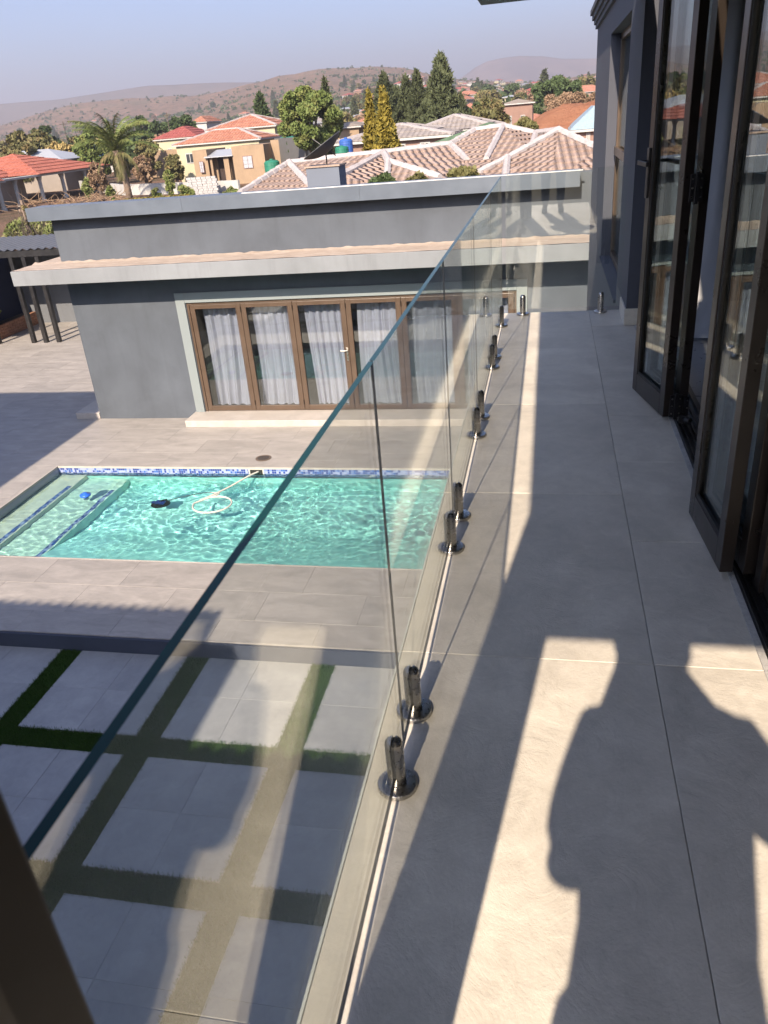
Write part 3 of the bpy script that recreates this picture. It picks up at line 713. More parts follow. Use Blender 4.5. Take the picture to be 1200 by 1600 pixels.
spigot(-.36, .45, 0, 'steel spigot clamp under the near end of the nearest pane')
spigot(-.20, 6.68, PI/2, 'left steel spigot clamp of the glass panel across the balcony end')
spigot(.43, 6.68, PI/2, 'right steel spigot clamp of the end panel, beside the house wall')

# brown post at the near end of the rail
OPp = (-.355, .11, 0); po = empty('brown_post', OPp, 'dark brown aluminium post close to the camera at lower left', 'post')
MB(OPp).box(-.437, -.272, -.02, .25, .001, 2.219).build('shaft', m_plain('post_brown', (.010, .007, .005), .5, 0, .1, 3), po, bevel=.004)
MB(OPp).box(-.2718, -.268, .03, .20, .02, 2.20).build('cover_strip', BRONZE, po)

# ---------------------------------------------------------------- main house
OH = (2.2, 3, 0)
mh = empty('main_house', OH, 'tall grey main house on the right with bronze folding doors and a flat canopy', 'building')
XW = .59
m_ = MB(OH)
m_.box(XW, XW+.25, 6.23, 7.20, -3.75, 2.56); m_.box(XW, XW+.25, 9.55, 12.36, -3.75, 2.56); m_.box(XW, XW+.25, 7.20, 9.55, 2.15, 2.56); m_.box(XW, XW+.25, 7.20, 9.55, -3.75, -.02)
m_.box(XW+.25, 5, 12.1, 12.36, -3.75, 2.56)
m_.box(XW+.25, .98, 6.23, 6.45, -3.75, 2.56)
m_.box(.70, .92, -1.3, 6.228, 2.22, 2.56); m_.box(.70, .92, -1.3, .30, -3.7, 2.22)
m_.build('wall', HOUSE, mh)
m_ = MB(OH)
for k, (dx, z0, z1) in enumerate([(.03, 2.40, 2.45), (.05, 2.45, 2.50), (.075, 2.50, 2.56), (.10, 2.56, 2.62)]): m_.box(XW-dx, XW-.001, 6.62, 12.36+dx, z0, z1-.002)
m_.build('cornice', HOUSE, mh)
MB(OH).box(-.50, XW-.002, -1.12, 6.60, 2.222, 2.40).build('canopy', ARCH, mh, bevel=.005)
MB(OH).box(XW-.0, 5, -1.32, 12.36, 2.563, 2.8).build('roof', HOUSE, mh)
m_ = MB(OH); m_.box(.578, .5895, 6.218, 6.66, .001, .125); m_.box(.5785, .70, 6.2175, 6.2295, .001, .125); m_.build('skirting', TILE, mh, bevel=.001)
# window in the far wall
fx0, fx1 = XW+.10, XW+.15
fr = MB(OH); 
for (a, b, c, d) in ((7.20, 7.26, -.02, 2.15), (9.49, 9.55, -.02, 2.15), (7.26, 9.49, 2.09, 2.15), (7.26, 9.49, -.02, .04), (7.26, 9.49, 1.04, 1.10)): fr.box(fx0, fx1, a, b, c, d)
fr.box(fx0, fx1, 8.30, 8.38, .04, 1.04); fr.box(fx0, fx1, 8.30, 8.38, 1.10, 2.09); fr.box(fx0-.02, fx0-.001, 7.27, 9.48, 1.03, 1.11)
wn_ = fr.build('window', BROWN, mh, bevel=.003)
for (a, b) in ((7.26, 8.30), (8.38, 9.49)):
    for (c, d) in ((.04, 1.04), (1.10, 2.09)): MB(OH).box(fx0+.02, fx0+.026, a, b, c, d).build('pane', PANE, wn_)
MB(OH).box(XW-.02, fx0, 7.21, 9.54, -.045, -.021).build('window_sill', HOUSE, mh)
# interior room seen through the doors
m_ = MB(OH); m_.box(.70, 5, -1.3, 6.229, -.30, -.012); m_.build('inner_floor', m_stone('inner_tile', (.20, .20, .21), (.27, .27, .28), .8, .3, .03), mh)
rm = m_plaster('room_paint', (.14, .15, .17), .06)
m_ = MB(OH); m_.box(4.9, 5, -1.3, 6.229, -.012, 2.33); m_.box(.925, 4.9, -1.4, -1.3, -.012, 2.33); m_.box(.99, 4.9, 6.13, 6.229, -.012, 2.33); m_.box(.925, 5, -1.3, 6.229, 2.33, 2.40)
m_.box(.85, 5, 9.9, 10, -.1, 2.4); m_.box(2.4, 2.5, 6.46, 9.9, -.1, 2.4); m_.box(.85, 2.4, 6.46, 9.9, 2.3, 2.4); m_.box(.85, 2.4, 6.46, 9.9, -.2, -.1)
m_.build('inner_wall', rm, mh)
tk = MB(OH); tk.box(.674, .842, .30, 6.2, -.010, .004)
for x, h in ((.678, .016), (.70, .010), (.722, .022), (.745, .012), (.768, .022), (.80, .03)): tk.box(x, x+.007, .30, 6.2, .004, .004+h)
tk.build('door_track', DARK, mh)
m_ = MB(OH); m_.box(.652, .6735, .30, 6.2, .0005, .005); m_.build('mortar_joint', m_stone('mortar', (.30, .30, .29), (.48, .47, .45), 5, .9, 0, bumps=.8), mh)
m_ = MB(OH); m_.box(.70, .80, 6.16, 6.2285, .004, 2.219); m_.box(.70, .80, .301, .37, .004, 2.219); m_.box(.70, .80, .37, 6.16, 2.16, 2.219); m_.build('door_frame', BRONZE, mh)
def leaf(a, b, label=None, z0=.032, z1=2.152, st=.062, th=.045, handle=False, hingeside=True, mat=BRONZE, inner=1):
    a = Vector((a[0], a[1], 0)); b = Vector((b[0], b[1], 0)); d = (b-a); Lh = d.length; d.normalize(); n = Vector((-d.y, d.x, 0))
    def bx(mb, s0, s1, t0, t1, za, zb):
        P = [a+d*s+n*t for s, t in ((s0, t0), (s1, t0), (s1, t1), (s0, t1))]
        vs = [(p.x, p.y, za) for p in P]+[(p.x, p.y, zb) for p in P]
        mb.add(vs, [(0,3,2,1),(4,5,6,7),(0,1,5,4),(1,2,6,5),(2,3,7,6),(3,0,4,7)])
    t = th/2; m_ = MB(OH)
    bx(m_, 0, st, -t, t, z0, z1); bx(m_, Lh-st, Lh, -t, t, z0, z1); bx(m_, st, Lh-st, -t, t, z0, z0+.105); bx(m_, st, Lh-st, -t, t, z1-.075, z1)
    o_ = m_.build('door_leaf', mat, mh, bevel=.002)
    if label: o_['label'] = label
    g1 = MB(OH)
    for sg in (1, -1):
        bx(g1, st, st+.013, sg*t*.45, sg*t*.80, z0+.105, z1-.075); bx(g1, Lh-st-.013, Lh-st, sg*t*.45, sg*t*.80, z0+.105, z1-.075); bx(g1, st+.013, Lh-st-.013, sg*t*.45, sg*t*.80, z0+.105, z0+.122)
    g1.build('glazing_bead', RUBBER, o_)
    g2 = MB(OH); bx(g2, st-.005, Lh-st+.005, -.003, .003, z0+.10, z1-.07); g2.build('pane', PANE, o_)
    if handle:
        h = MB(OH)
        bx(h, .012, .042, t, t+.012, 1.08, 1.32); bx(h, .012, .042, -t-.012, -t, 1.08, 1.32)
        for sg in (1, -1):
            p = a+d*.027+n*sg*(t+.012); q = p+n*sg*.045; h.cyl((p.x, p.y, 1.255), (q.x, q.y, 1.255), .009, n=10)
            e_ = q+d*.135; h.bar((q.x, q.y, 1.255), (e_.x, e_.y, 1.25), .016, .022)
        h.build('handle', BLACK, o_, bevel=.002)
        k_ = MB(OH); p = a+d*.027+n*(t+.012); q = p+n*.02; k_.cyl((p.x, p.y, 1.12), (q.x, q.y, 1.12), .010, n=10); k_.build('lock_barrel', STEEL, o_)
    return o_, bx
L1, bx1 = leaf((.52, 4.60), (.632, 4.11), 'lead door leaf with the black lever handle, folded out over the balcony', handle=True)
L2, _ = leaf((.600, 4.66), (.712, 4.14), 'door leaf folded tight behind the handled one')
L3, _ = leaf((.601, 2.995), (.636, 2.53), 'nearer folded door leaf, its glass mirroring the sunlit floor')
L4, _ = leaf((.670, 3.02), (.712, 2.52), 'door leaf folded behind the nearer one')
L5, _ = leaf((.752, 2.40), (.752, 1.42), 'closed door leaf at the right edge', st=.075)
L6, _ = leaf((.752, 1.41), (.752, .40), 'closed door leaf beside the camera', st=.075)
MB(OH).box(.715, .80, 2.405, 2.47, .03, 2.158).build('door_post', BRONZE, mh)
def hinge(x, y, z, rz, par):
    m_ = MB(OH); 
    c, s_ = math.cos(rz), math.sin(rz)
    def T(u, v): return (x+u*c-v*s_, y+u*s_+v*c)
    for (u0, u1, v0, v1, za, zb) in ((-.03, .03, -.012, -.004, z, z+.12), (-.008, .008, -.02, -.004, z-.01, z+.13)):
        P = [T(u0, v0), T(u1, v0), T(u1, v1), T(u0, v1)]; vs = [(p[0], p[1], za) for p in P]+[(p[0], p[1], zb) for p in P]
        m_.add(vs, [(0,3,2,1),(4,5,6,7),(0,1,5,4),(1,2,6,5),(2,3,7,6),(3,0,4,7)])
    m_.build('hinge', BLACK, par, bevel=.001)
    k_ = MB(OH)
    for u in (-.02, .02):
        for dz in (.02, .06, .10): p = T(u, -.012); q = T(u, -.016); k_.cyl((p[0], p[1], z+dz), (q[0], q[1], z+dz), .0045, n=8)
    k_.build('screw', STEEL, par)
hinge(.665, 4.095, .04, 0.15, L1); hinge(.705, 4.115, .02, .4, L2); hinge(.665, 4.095, 1.1, .15, L1); hinge(.672, 2.51, 1.1, .0, L3)
m_ = MB(OH); m_.box(.683, .735, 4.06, 4.12, .006, .05); m_.cyl((.70, 4.09, .03), (.74, 4.05, .03), .018, n=10); m_.build('track_roller', BLACK, L2, bevel=.003)
# lettering on the far window pane
tc_ = bpy.data.curves.new('window_lettering', 'FONT'); tc_.body = 'Bloxlor'; tc_.size = .10; tc_.extrude = .0008
to_ = bpy.data.objects.new('lettering_curve', tc_); COL.objects.link(to_); bpy.context.view_layer.update(); lme = bpy.data.meshes.new_from_object(to_); bpy.data.objects.remove(to_)
to = bpy.data.objects.new('window_lettering', lme); COL.objects.link(to); to.rotation_euler = (PI/2, -PI/2, -PI/2)
to.parent = wn_; to.matrix_parent_inverse = Matrix(); to.location = Vector((fx0+.017, 7.44, .12))-Vector(OH); lme.materials.append(WHITE)
# grey curtain inside, behind the folded leaves
m_ = MB((1.5, 5.6, 0)); m_.add(*[x for x in curtain(.95, 2.3, .02, 2.28, 5.75, 4.4)]); o = m_.build('curtain', m_plain('grey_curtain', (.30, .31, .33), .9, 0, .06, 3), smooth=True, fix=False); tag(o, 'grey full length curtain inside the main house, seen between the folded doors', 'curtain')

# ---------------------------------------------------------------- the rest of the house behind and left of the camera (casts the long shadows)
OW = (-7, -4, ZL)
wg = empty('house_wing', OW, 'grey wing of the house behind the camera under a ribbed roof, shading the patio', 'building')
MB(OW).box(-9.0, -4.41, -9, -1.9, ZL, 2.30).build('wall', HOUSE, wg)
def ribbed(x0, x1, y0, y1, z0, z1, pitch, amp):
    vs = []; fs = []; n = int((x1-x0)/pitch*8)
    for i in range(n+1):
        x = x0+(x1-x0)*i/n; a = amp*abs(math.sin(PI*(x-x0)/pitch))
        for dz in (0, -.02): vs += [(x, y0, z0+a+dz), (x, y1, z1+a+dz)]
    for i in range(n):
        k = 4*i; fs += [(k, k+4, k+5, k+1), (k+2, k+3, k+7, k+6), (k+1, k+5, k+7, k+3), (k, k+2, k+6, k+4)]
    return vs, fs
RR = m_plain('roof_sheet', (.18, .18, .19), .5, .1)
MB(OW).add(*ribbed(-10.5, -4.81, -1.56, -6, 2.46, 3.6, .16, .05)).build('roof', RR, wg)
OL = (-2.4, -1.2, ZL)
lr = empty('verandah_roof', OL, 'low ribbed verandah roof below and behind the balcony', 'verandah')
MB(OL).add(*ribbed(-4.18, -.50, -.34, -3.6, .08, .78, .24, .07)).build('roof', RR, lr)
MB(OL).box(-4.17, -.51, -3.4, -1.9, ZL, .40).build('wall', HOUSE, lr)
OT = (-12, 2, ZL); tw = empty('side_wing', OT, 'tall grey side wing left of the pool, outside the picture', 'building')
MB(OT).box(-17, -9.99, -2, 6.70, ZL, 2.30).build('wall', HOUSE, tw); MB(OT).box(-17.1, -9.99, -2, 6.70, 2.302, 2.48).build('roof', HOUSE, tw)
for x in (-1.2, -.47): pass

# ---------------------------------------------------------------- the photographer
OPH = (.05, -.44, 0)
pe = empty('person', OPH, 'person behind the camera in shirt and trousers holding up a phone', 'person')
camp = Vector((0, 0, 1.55)); Pc = camp-f_*.014-u2*.055
phn = empty('phone', Pc, 'black phone held up in both hands', 'phone')
m_ = MB((0, 0, 0)); m_.box(-.037, .037, -.08, .08, -.0045, .0045); pb_ = m_.build('phone_body', BLACK, phn, bevel=.003); pb_.location = (0, 0, 0)
phn.rotation_euler = M.to_euler()
def skin_obj(name, V, E, mat, parent, sub=2, root=0):
    me = bpy.data.meshes.new(name); me.from_pydata([tuple(Vector(v[:3])-Vector(OPH)) for v in V], E, []); me.update()
    o_ = bpy.data.objects.new(name, me); COL.objects.link(o_); o_.parent = parent
    o_.modifiers.new('skin', 'SKIN'); sv_ = me.skin_vertices[0].data
    for i, v in enumerate(V): sv_[i].radius = v[3:5] if len(v) > 4 else (v[3], v[3]); sv_[i].use_root = (i == root)
    sb = o_.modifiers.new('sub', 'SUBSURF'); sb.levels = sb.render_levels = sub
    me.materials.append(mat); return o_
V = [(.045, -.47, 1.0, .20, .13), (.05, -.46, 1.18, .185, .125), (.05, -.46, 1.36, .205, .125), (.045, -.45, 1.50, .165, .10), (.025, -.43, 1.56, .085, .08), (.015, -.40, 1.63, .098, .10), (.015, -.39, 1.72, .106, .118), (.015, -.39, 1.79, .08, .09)]
E_ = [(0, 1), (1, 2), (2, 3), (3, 4), (4, 5), (5, 6), (6, 7)]
def chain(frm, pts):
    k = frm
    for p in pts: V.append(p); E_.append((k, len(V)-1)); k = len(V)-1
    return k
for sg in (-1, 1):
    sh = (.05+sg*.18, -.45, 1.465, .072); el = (-.145, -.30, 1.05, .056) if sg < 0 else (.36, -.30, 1.14, .055)
    wr = Pc+r2*sg*(.055 if sg < 0 else .085)-f_*.06-u2*.07; pm = Pc+r2*sg*.062-f_*.022-u2*.015
    k = chain(3, [sh, ((sh[0]+el[0])/2, (sh[1]+el[1])/2-.02, (sh[2]+el[2])/2, .052), el, ((el[0]+wr.x)/2, (el[1]+wr.y)/2, (el[2]+wr.z)/2, .048), (*wr, .032, .028)])
    pk = chain(k, [(*pm, .030, .014)])
    for i, (off, ln) in enumerate(((.045, .9), (.022, 1.0), (0.0, .95), (-.022, .75))):
        b0 = pm+u2*off*.8+f_*.010+r2*sg*.004; b1 = Pc+r2*sg*.048+u2*(off-.01)+f_*.016; b2 = Pc+r2*sg*(.048-.032*ln)+u2*(off-.006)+f_*.0135
        chain(pk, [(*b0, .0095), (*b1, .0085), (*b2, .007)])
    t0 = pm-f_*.012-u2*.015; t1 = Pc+r2*sg*.045-f_*.018-u2*.02; t2 = Pc+r2*sg*.020-f_*.015-u2*.01
    chain(pk, [(*t0, .012), (*t1, .010), (*t2, .008)])
    hp_ = (.05+sg*.10, -.47, .93, .11); kn = (.06+sg*.12, -.45, .50, .062); an = (.06+sg*.12, -.48, .09, .042); to_ = (.06+sg*.14, -.36, .035, .038)
    chain(0, [hp_, (.06+sg*.11, -.46, .70, .082), kn, (.06+sg*.12, -.48, .30, .058), an, to_])
SKIN = m_plain('skin', (.22, .11, .07), .5, 0, .08, 10)
skin_obj('body', V, E_, SKIN, pe)
SH = [(.045, -.47, .94, .205, .145), (.05, -.46, 1.18, .205, .145), (.05, -.46, 1.36, .225, .145), (.045, -.45, 1.50, .18, .115)]; SE = [(0, 1), (1, 2), (2, 3)]
for sg in (-1, 1):
    el = (-.145, -.30, 1.05) if sg < 0 else (.36, -.30, 1.14); sh = (.05+sg*.18, -.45, 1.465, .086); SH.append(sh); SE.append((3, len(SH)-1))
    SH.append((sh[0]+(el[0]-sh[0])*.8, sh[1]+(el[1]-sh[1])*.8-.01, sh[2]+(el[2]-sh[2])*.8, .085)); SE.append((len(SH)-2, len(SH)-1))
skin_obj('shirt', SH, SE, m_plain('shirt_cloth', (.25, .27, .32), .9), pe)
TR = [(.05, -.47, .98, .15, .11)]; TE = []
for sg in (-1, 1):
    k = 0
    for p in ((.05+sg*.105, -.47, .90, .14), (.06+sg*.11, -.46, .70, .098), (.06+sg*.12, -.455, .50, .078), (.06+sg*.12, -.48, .12, .066)): TR.append(p); TE.append((k, len(TR)-1)); k = len(TR)-1
skin_obj('trousers', TR, TE, m_plain('trouser_cloth', (.05, .06, .09), .9), pe)
m_ = MB(OPH); 
for sg in (-1, 1): m_.box(.06+sg*.13-.045, .06+sg*.13+.045, -.55, -.27, .002, .07)
m_.build('shoes', BLACK, pe, bevel=.02)
me = bpy.data.meshes.new('hair'); b_ = bmesh.new(); bmesh.ops.create_uvsphere(b_, u_segments=20, v_segments=14, radius=.1)
for v in b_.verts: v.co = Vector((.02+v.co.x*1.02, -.405+v.co.y*1.12, max(1.66 if v.co.y < 0 else 1.76, 1.735+v.co.z*1.05)))-Vector(OPH)
b_.to_mesh(me); b_.free(); link('hair', me, m_plain('hair_black', (.012, .01, .01), .6), pe, smooth=True, loc=OPH)
m_ = MB(OPH); m_.cyl((.02, -.300, 1.705), (.02, -.275, 1.675), .010, .016, 8); m_.build('nose', SKIN, pe, smooth=True)
for sg in (-1, 1):
    MB(OPH).lathe((.02+sg*.032, -.305, 1.705), [(.004, -.010), (.011, -.005), (.011, .005), (.004, .010)], 10).build('eye', WHITE, pe, smooth=True)
    MB(OPH).lathe((.02+sg*.090, -.39, 1.66), [(.006, 0), (.014, .02), (.014, .04), (.006, .06)], 10).build('ear', SKIN, pe, smooth=True)
MB(OPH).box(-.003, .043, -.318, -.298, 1.632, 1.642).build('mouth', m_plain('lip', (.2, .07, .06), .5), pe, bevel=.003)
# ---------------------------------------------------------------- beyond the wall: neighbours, trees, hills
def at(px, py, y):          # the point at distance y whose direction was measured in the photograph
    d = r2*((px-600)/FOC) - u2*((py-800)/FOC) + f_
    return Vector((0, 0, 1.55)) + d*(y/d.y)
def slice_rows(tri, dz, lift=.045):
    # a roof triangle cut into courses of tiles along level lines, each course lifted at its lower edge
    tri = [Vector(p) for p in tri]; n = (tri[1]-tri[0]).cross(tri[2]-tri[0])
    if n.length < 1e-6: return [], []
    n.normalize(); n = n if n.z > 0 else -n
    zmin = min(p.z for p in tri); zmax = max(p.z for p in tri); vs = []; fs = []
    def clip(poly, z, keep_above):
        out = []
        for i in range(len(poly)):
            a, b = poly[i], poly[(i+1) % len(poly)]; ia = (a.z >= z) == keep_above or abs(a.z-z) < 1e-7; ib = (b.z >= z) == keep_above or abs(b.z-z) < 1e-7
            if ia: out.append(a)
            if ia != ib and abs(a.z-b.z) > 1e-9: out.append(a+(b-a)*((z-a.z)/(b.z-a.z)))
        return out
    k = math.floor(zmin/dz)
    while k*dz < zmax:
        z0, z1 = k*dz, (k+1)*dz; p = clip(clip(tri, z0, True), z1, False)
        if len(p) >= 3:
            b = len(vs); low = [i for i, q in enumerate(p) if q.z < z0+1e-4+(0 if z0 > zmin else 1e9*0)]
            vs += [tuple(q+n*lift*(1-(q.z-z0)/dz)) for q in p]; fs.append(tuple(range(b, b+len(p))))
            m_ = len(p)
            for i in range(m_):
                if abs(p[i].z-z0) < 1e-4 and abs(p[(i+1) % m_].z-z0) < 1e-4:
                    c = len(vs); vs += [tuple(p[i]), tuple(p[(i+1) % m_])]; fs.append((b+i, c, c+1, b+(i+1) % m_))
        k += 1
    return vs, fs
def m_rooftile(name, c0, c1, dark, pitch=.30, ax=0):
    g = G(name); v = g.coord(); geo = g.node('NewGeometry')
    # coordinate along the level direction of each slope
    cr = g.node('VectorMath', operation='CROSS_PRODUCT'); g.L(geo.outputs['True Normal'], cr.inputs[0]); cr.inputs[1].default_value = (0, 0, 1)
    nm = g.node('VectorMath', operation='NORMALIZE'); g.L(cr.outputs[0], nm.inputs[0])
    dt = g.node('VectorMath', operation='DOT_PRODUCT'); g.L(nm.outputs[0], dt.inputs[0]); g.L(v, dt.inputs[1])
    u = g.math('DIVIDE', dt.outputs['Value'], pitch); fr = g.math('FRACT', u); cell = g.math('FLOOR', u)
    wave = g.math('ABSOLUTE', g.math('SINE', g.math('MULTIPLY', u, PI)))
    sep = g.node('SeparateXYZ'); g.L(v, sep.inputs[0])
    cx = g.node('CombineXYZ'); g.L(cell, cx.inputs[0]); g.L(g.math('FLOOR', g.math('DIVIDE', sep.outputs[2], .12)), cx.inputs[1])
    wn = g.node('TexWhiteNoise', noise_dimensions='2D'); g.L(cx.outputs[0], wn.inputs['Vector'])
    a = g.noise(v, .5, 5, .6); f = g.math('ADD', g.math('MULTIPLY', wn.outputs['Value'], .45), g.math('MULTIPLY', a, .6))
    col = g.ramp(f, (.2, c0), (.8, c1)); col = g.mix(g.ramp(g.noise(v, 2.2, 6, .7), (.55, 0.0), (.75, .5)), col, dark)
    return g.pbr(col, .8, 0, g.bump(wave, 1.0, .10), .2)
BEIGE = m_rooftile('beige_roof_tile', (.25, .185, .155), (.33, .26, .225), (.20, .14, .115), .22)
REDR = m_rooftile('red_roof_tile', (.27, .085, .058), (.37, .135, .095), (.18, .06, .04), .4)
ORANGE = m_rooftile('orange_roof_tile', (.26, .105, .07), (.36, .18, .125), (.33, .25, .20), .4)
MAROON = m_rooftile('maroon_roof', (.20, .055, .050), (.27, .085, .075), (.16, .05, .045), .5)
GREYR = m_rooftile('grey_roof_tile', (.20, .18, .17), (.28, .255, .24), (.17, .14, .13), .4)
GREENR = m_rooftile('green_roof', (.075, .125, .075), (.10, .155, .095), (.08, .11, .07), .5)
CAPW = m_stone('ridge_mortar_white', (.27, .25, .25), (.40, .38, .38), 3, .8, 0)
YEL = m_plaster('cream_yellow_wall', (.33, .31, .21), .08); OCH = m_plaster('ochre_wall', (.24, .175, .115), .1, stain=.3); GRYW = m_plaster('bare_grey_wall', (.10, .10, .10), .1, stain=.3)
BRKW = m_plaster('face_brick_wall', (.19, .12, .095), .15); WHT = m_plaster('lime_white_wall', (.34, .34, .33), .1, stain=.4); TAN = m_plaster('tan_wall', (.20, .175, .15), .1, stain=.2)
DWIN = m_plain('window_dark', (.03, .035, .04), .15, 0, .2)
IBR = m_plain('iron_sheet', (.36, .38, .40), .4, .3, .2)

def ridge_caps(mb, a, b, r=.115, step=.38):
    a = Vector(a); b = Vector(b); n = max(1, int((b-a).length/step)); 
    for i in range(n):
        p = a+(b-a)*(i/n); q = a+(b-a)*((i+1.12)/n)
        mb.cyl(p+Vector((0, 0, .03)), q+Vector((0, 0, .03+.02*random.random())), r*(.95+.2*random.random()), r*.82, 7)
# the beige tiled roof right behind the pool house
P = {k: at(*v) for k, v in dict(A=(376, 304, 24), B=(452, 256, 27), h1=(483, 290, 23.6), Sx=(600, 240, 27.5), p1=(536, 275, 24.3), N=(607, 254, 25.4), p2=(686, 279, 23.6), p3=(603, 296, 23.0),
    T=(704, 227, 28.5), U=(742, 205, 30), Vx=(786, 199, 30), Wx=(837, 210, 29.3), X=(873, 205, 27.3), Z=(934, 234, 25), q1=(729, 251, 26), q2=(760, 250, 25.6), m0=(750, 270, 24.2), Mx=(793, 249, 25.2), M2=(790, 277, 23.4), r1=(830, 236, 26.2),
    e1=(520, 305, 22.6), e2=(650, 300, 22.3), e3=(760, 292, 22.3), e4=(700, 292, 22.6), e5=(860, 290, 22), e6=(960, 285, 22), zz=(980, 262, 23.4)).items()}
Or = (-3.5, 27, ZL); nb = empty('tiled_roof_house', Or, 'neighbouring house with a broad beige tiled roof and white mortared ridges behind the parapet', 'building')
tris = [('A', 'B', 'h1'), ('B', 'Sx', 'p1'), ('B', 'p1', 'h1'), ('p1', 'e1', 'h1'), ('Sx', 'N', 'p3'), ('Sx', 'p3', 'p1'), ('p1', 'p3', 'e1'), ('N', 'p2', 'p3'), ('p2', 'e2', 'p3'), ('Sx', 'T', 'q1'), ('Sx', 'q1', 'p2'), ('Sx', 'p2', 'N'),
        ('T', 'U', 'q1'), ('U', 'Vx', 'q2'), ('U', 'q2', 'q1'), ('q1', 'q2', 'm0'), ('q1', 'm0', 'e4'), ('q1', 'e4', 'p2'), ('p2', 'e4', 'e2'), ('Vx', 'Wx', 'r1'), ('Vx', 'r1', 'q2'), ('Wx', 'X', 'r1'), ('q2', 'r1', 'Mx'), ('q2', 'Mx', 'm0'), ('Mx', 'M2', 'm0'), ('m0', 'M2', 'e3'), ('m0', 'e3', 'e4'),
        ('X', 'Mx', 'r1'), ('X', 'Z', 'e5'), ('X', 'e5', 'M2'), ('X', 'M2', 'Mx'), ('M2', 'e5', 'e3'), ('Z', 'zz', 'e5'), ('zz', 'e6', 'e5'), ('A', 'h1', 'e1')]
m_ = MB(Or)
for t in tris: m_.add(*slice_rows([P[k] for k in t], .105))
m_.build('roof', BEIGE, nb, fix=False)
# back slopes so the roof is a solid
m_ = MB(Or); bk = [Vector((P[k].x, P[k].y+6, P[k].z-2.4)) for k in ('B', 'Sx', 'T', 'U', 'Vx', 'Wx', 'X')]; fr_ = [P[k]-Vector((0, 0, .03)) for k in ('B', 'Sx', 'T', 'U', 'Vx', 'Wx', 'X')]
for i in range(6): m_.add([fr_[i], fr_[i+1], bk[i+1], bk[i]], [(0, 1, 2, 3)])
m_.add([P['A'], P['B'], bk[0]], [(0, 1, 2)]); m_.build('back_roof', BEIGE, nb, fix=False)
MB(Or).box(-11, 2, 23.6, 32, ZL-.2, -1.0).build('wall', TAN, nb)
for a, b in (('A', 'B'), ('B', 'h1'), ('B', 'Sx'), ('Sx', 'p1'), ('Sx', 'N'), ('N', 'p3'), ('N', 'p2'), ('Sx', 'T'), ('T', 'q1'), ('T', 'U'), ('U', 'Vx'), ('Vx', 'q2'), ('Vx', 'Wx'), ('Wx', 'X'), ('X', 'Mx'), ('Mx', 'M2'), ('Mx', 'm0'), ('X', 'Z'), ('Wx', 'r1')):
    m_ = MB(Or); ridge_caps(m_, P[a], P[b]); m_.build('ridge_caps', CAPW, nb)

def hip(x0, x1, y0, y1, ze, zr, over=.4):
    x0 -= over; x1 += over; y0 -= over; y1 += over
    if x1-x0 > y1-y0: h = (y1-y0)/2; r = [(x0+h, (y0+y1)/2, zr), (x1-h, (y0+y1)/2, zr)]; f = lambda a, b, c, d: [(a, b, r[1]), (a, r[1], r[0]), (b, c, r[1]), (c, d, r[0]), (c, r[0], r[1]), (d, a, r[0])]
    else: h = (x1-x0)/2; r = [((x0+x1)/2, y0+h, zr), ((x0+x1)/2, y1-h, zr)]; f = lambda a, b, c, d: [(a, b, r[0]), (b, c, r[1]), (b, r[1], r[0]), (c, d, r[1]), (d, a, r[0]), (d, r[0], r[1])]
    c = [(x0, y0, ze), (x1, y0, ze), (x1, y1, ze), (x0, y1, ze)]
    return f(*c), c, r
def house(name, label, x0, x1, y0, y1, ze, zr, rmat, wmat, zb=-4, wins=(), caps=None, group=None, course=.35, cat='house', side=()):
    o_ = ((x0+x1)/2, (y0+y1)/2, zb); t = empty(name, o_, label, cat, group)
    MB(o_).box(x0, x1, y0, y1, zb, ze-.02).build('wall', wmat, t)
    tr, c, r = hip(x0, x1, y0, y1, ze, zr); m_ = MB(o_)
    for q in tr: m_.add(*(slice_rows(q, course, .06) if course else ([Vector(p) for p in q], [(0, 1, 2)])))
    m_.build('roof', rmat, t, fix=False)
    m_ = MB(o_); 
    m_.box(c[0][0], c[1][0], c[0][1], c[2][1], ze-.18, ze-.022); m_.build('eaves', WHT, t)
    if caps:
        m_ = MB(o_)
        for a, b in ((r[0], r[1]), (c[0], r[0]), (c[3], r[0] if x1-x0 > y1-y0 else r[1]), (c[1], r[1] if x1-x0 > y1-y0 else r[0]), (c[2], r[1])):
            m_.bar(Vector(a)+Vector((0, 0, .05)), Vector(b)+Vector((0, 0, .05)), .35, .14)
        m_.build('ridge_caps', caps, t)
    for (xa, xb, za, zb_) in wins:
        f = MB(o_).box(xa, xb, y0-.06, y0-.001, za, zb_).build('window', WHT, t)
        m = MB(o_); w_ = (xb-xa)
        m.box(xa+.08, xa+w_/2-.04, y0-.075, y0-.062, za+.1, zb_-.1); m.box(xa+w_/2+.04, xb-.08, y0-.075, y0-.062, za+.1, zb_-.1); m.build('pane', DWIN, f)
    for (ya, yb, za, zb_) in side:
        f = MB(o_).box(x1+.001, x1+.06, ya, yb, za, zb_).build('window', WHT, t)
        MB(o_).box(x1+.062, x1+.075, ya+.1, yb-.1, za+.1, zb_-.1).build('pane', DWIN, f)
    return t
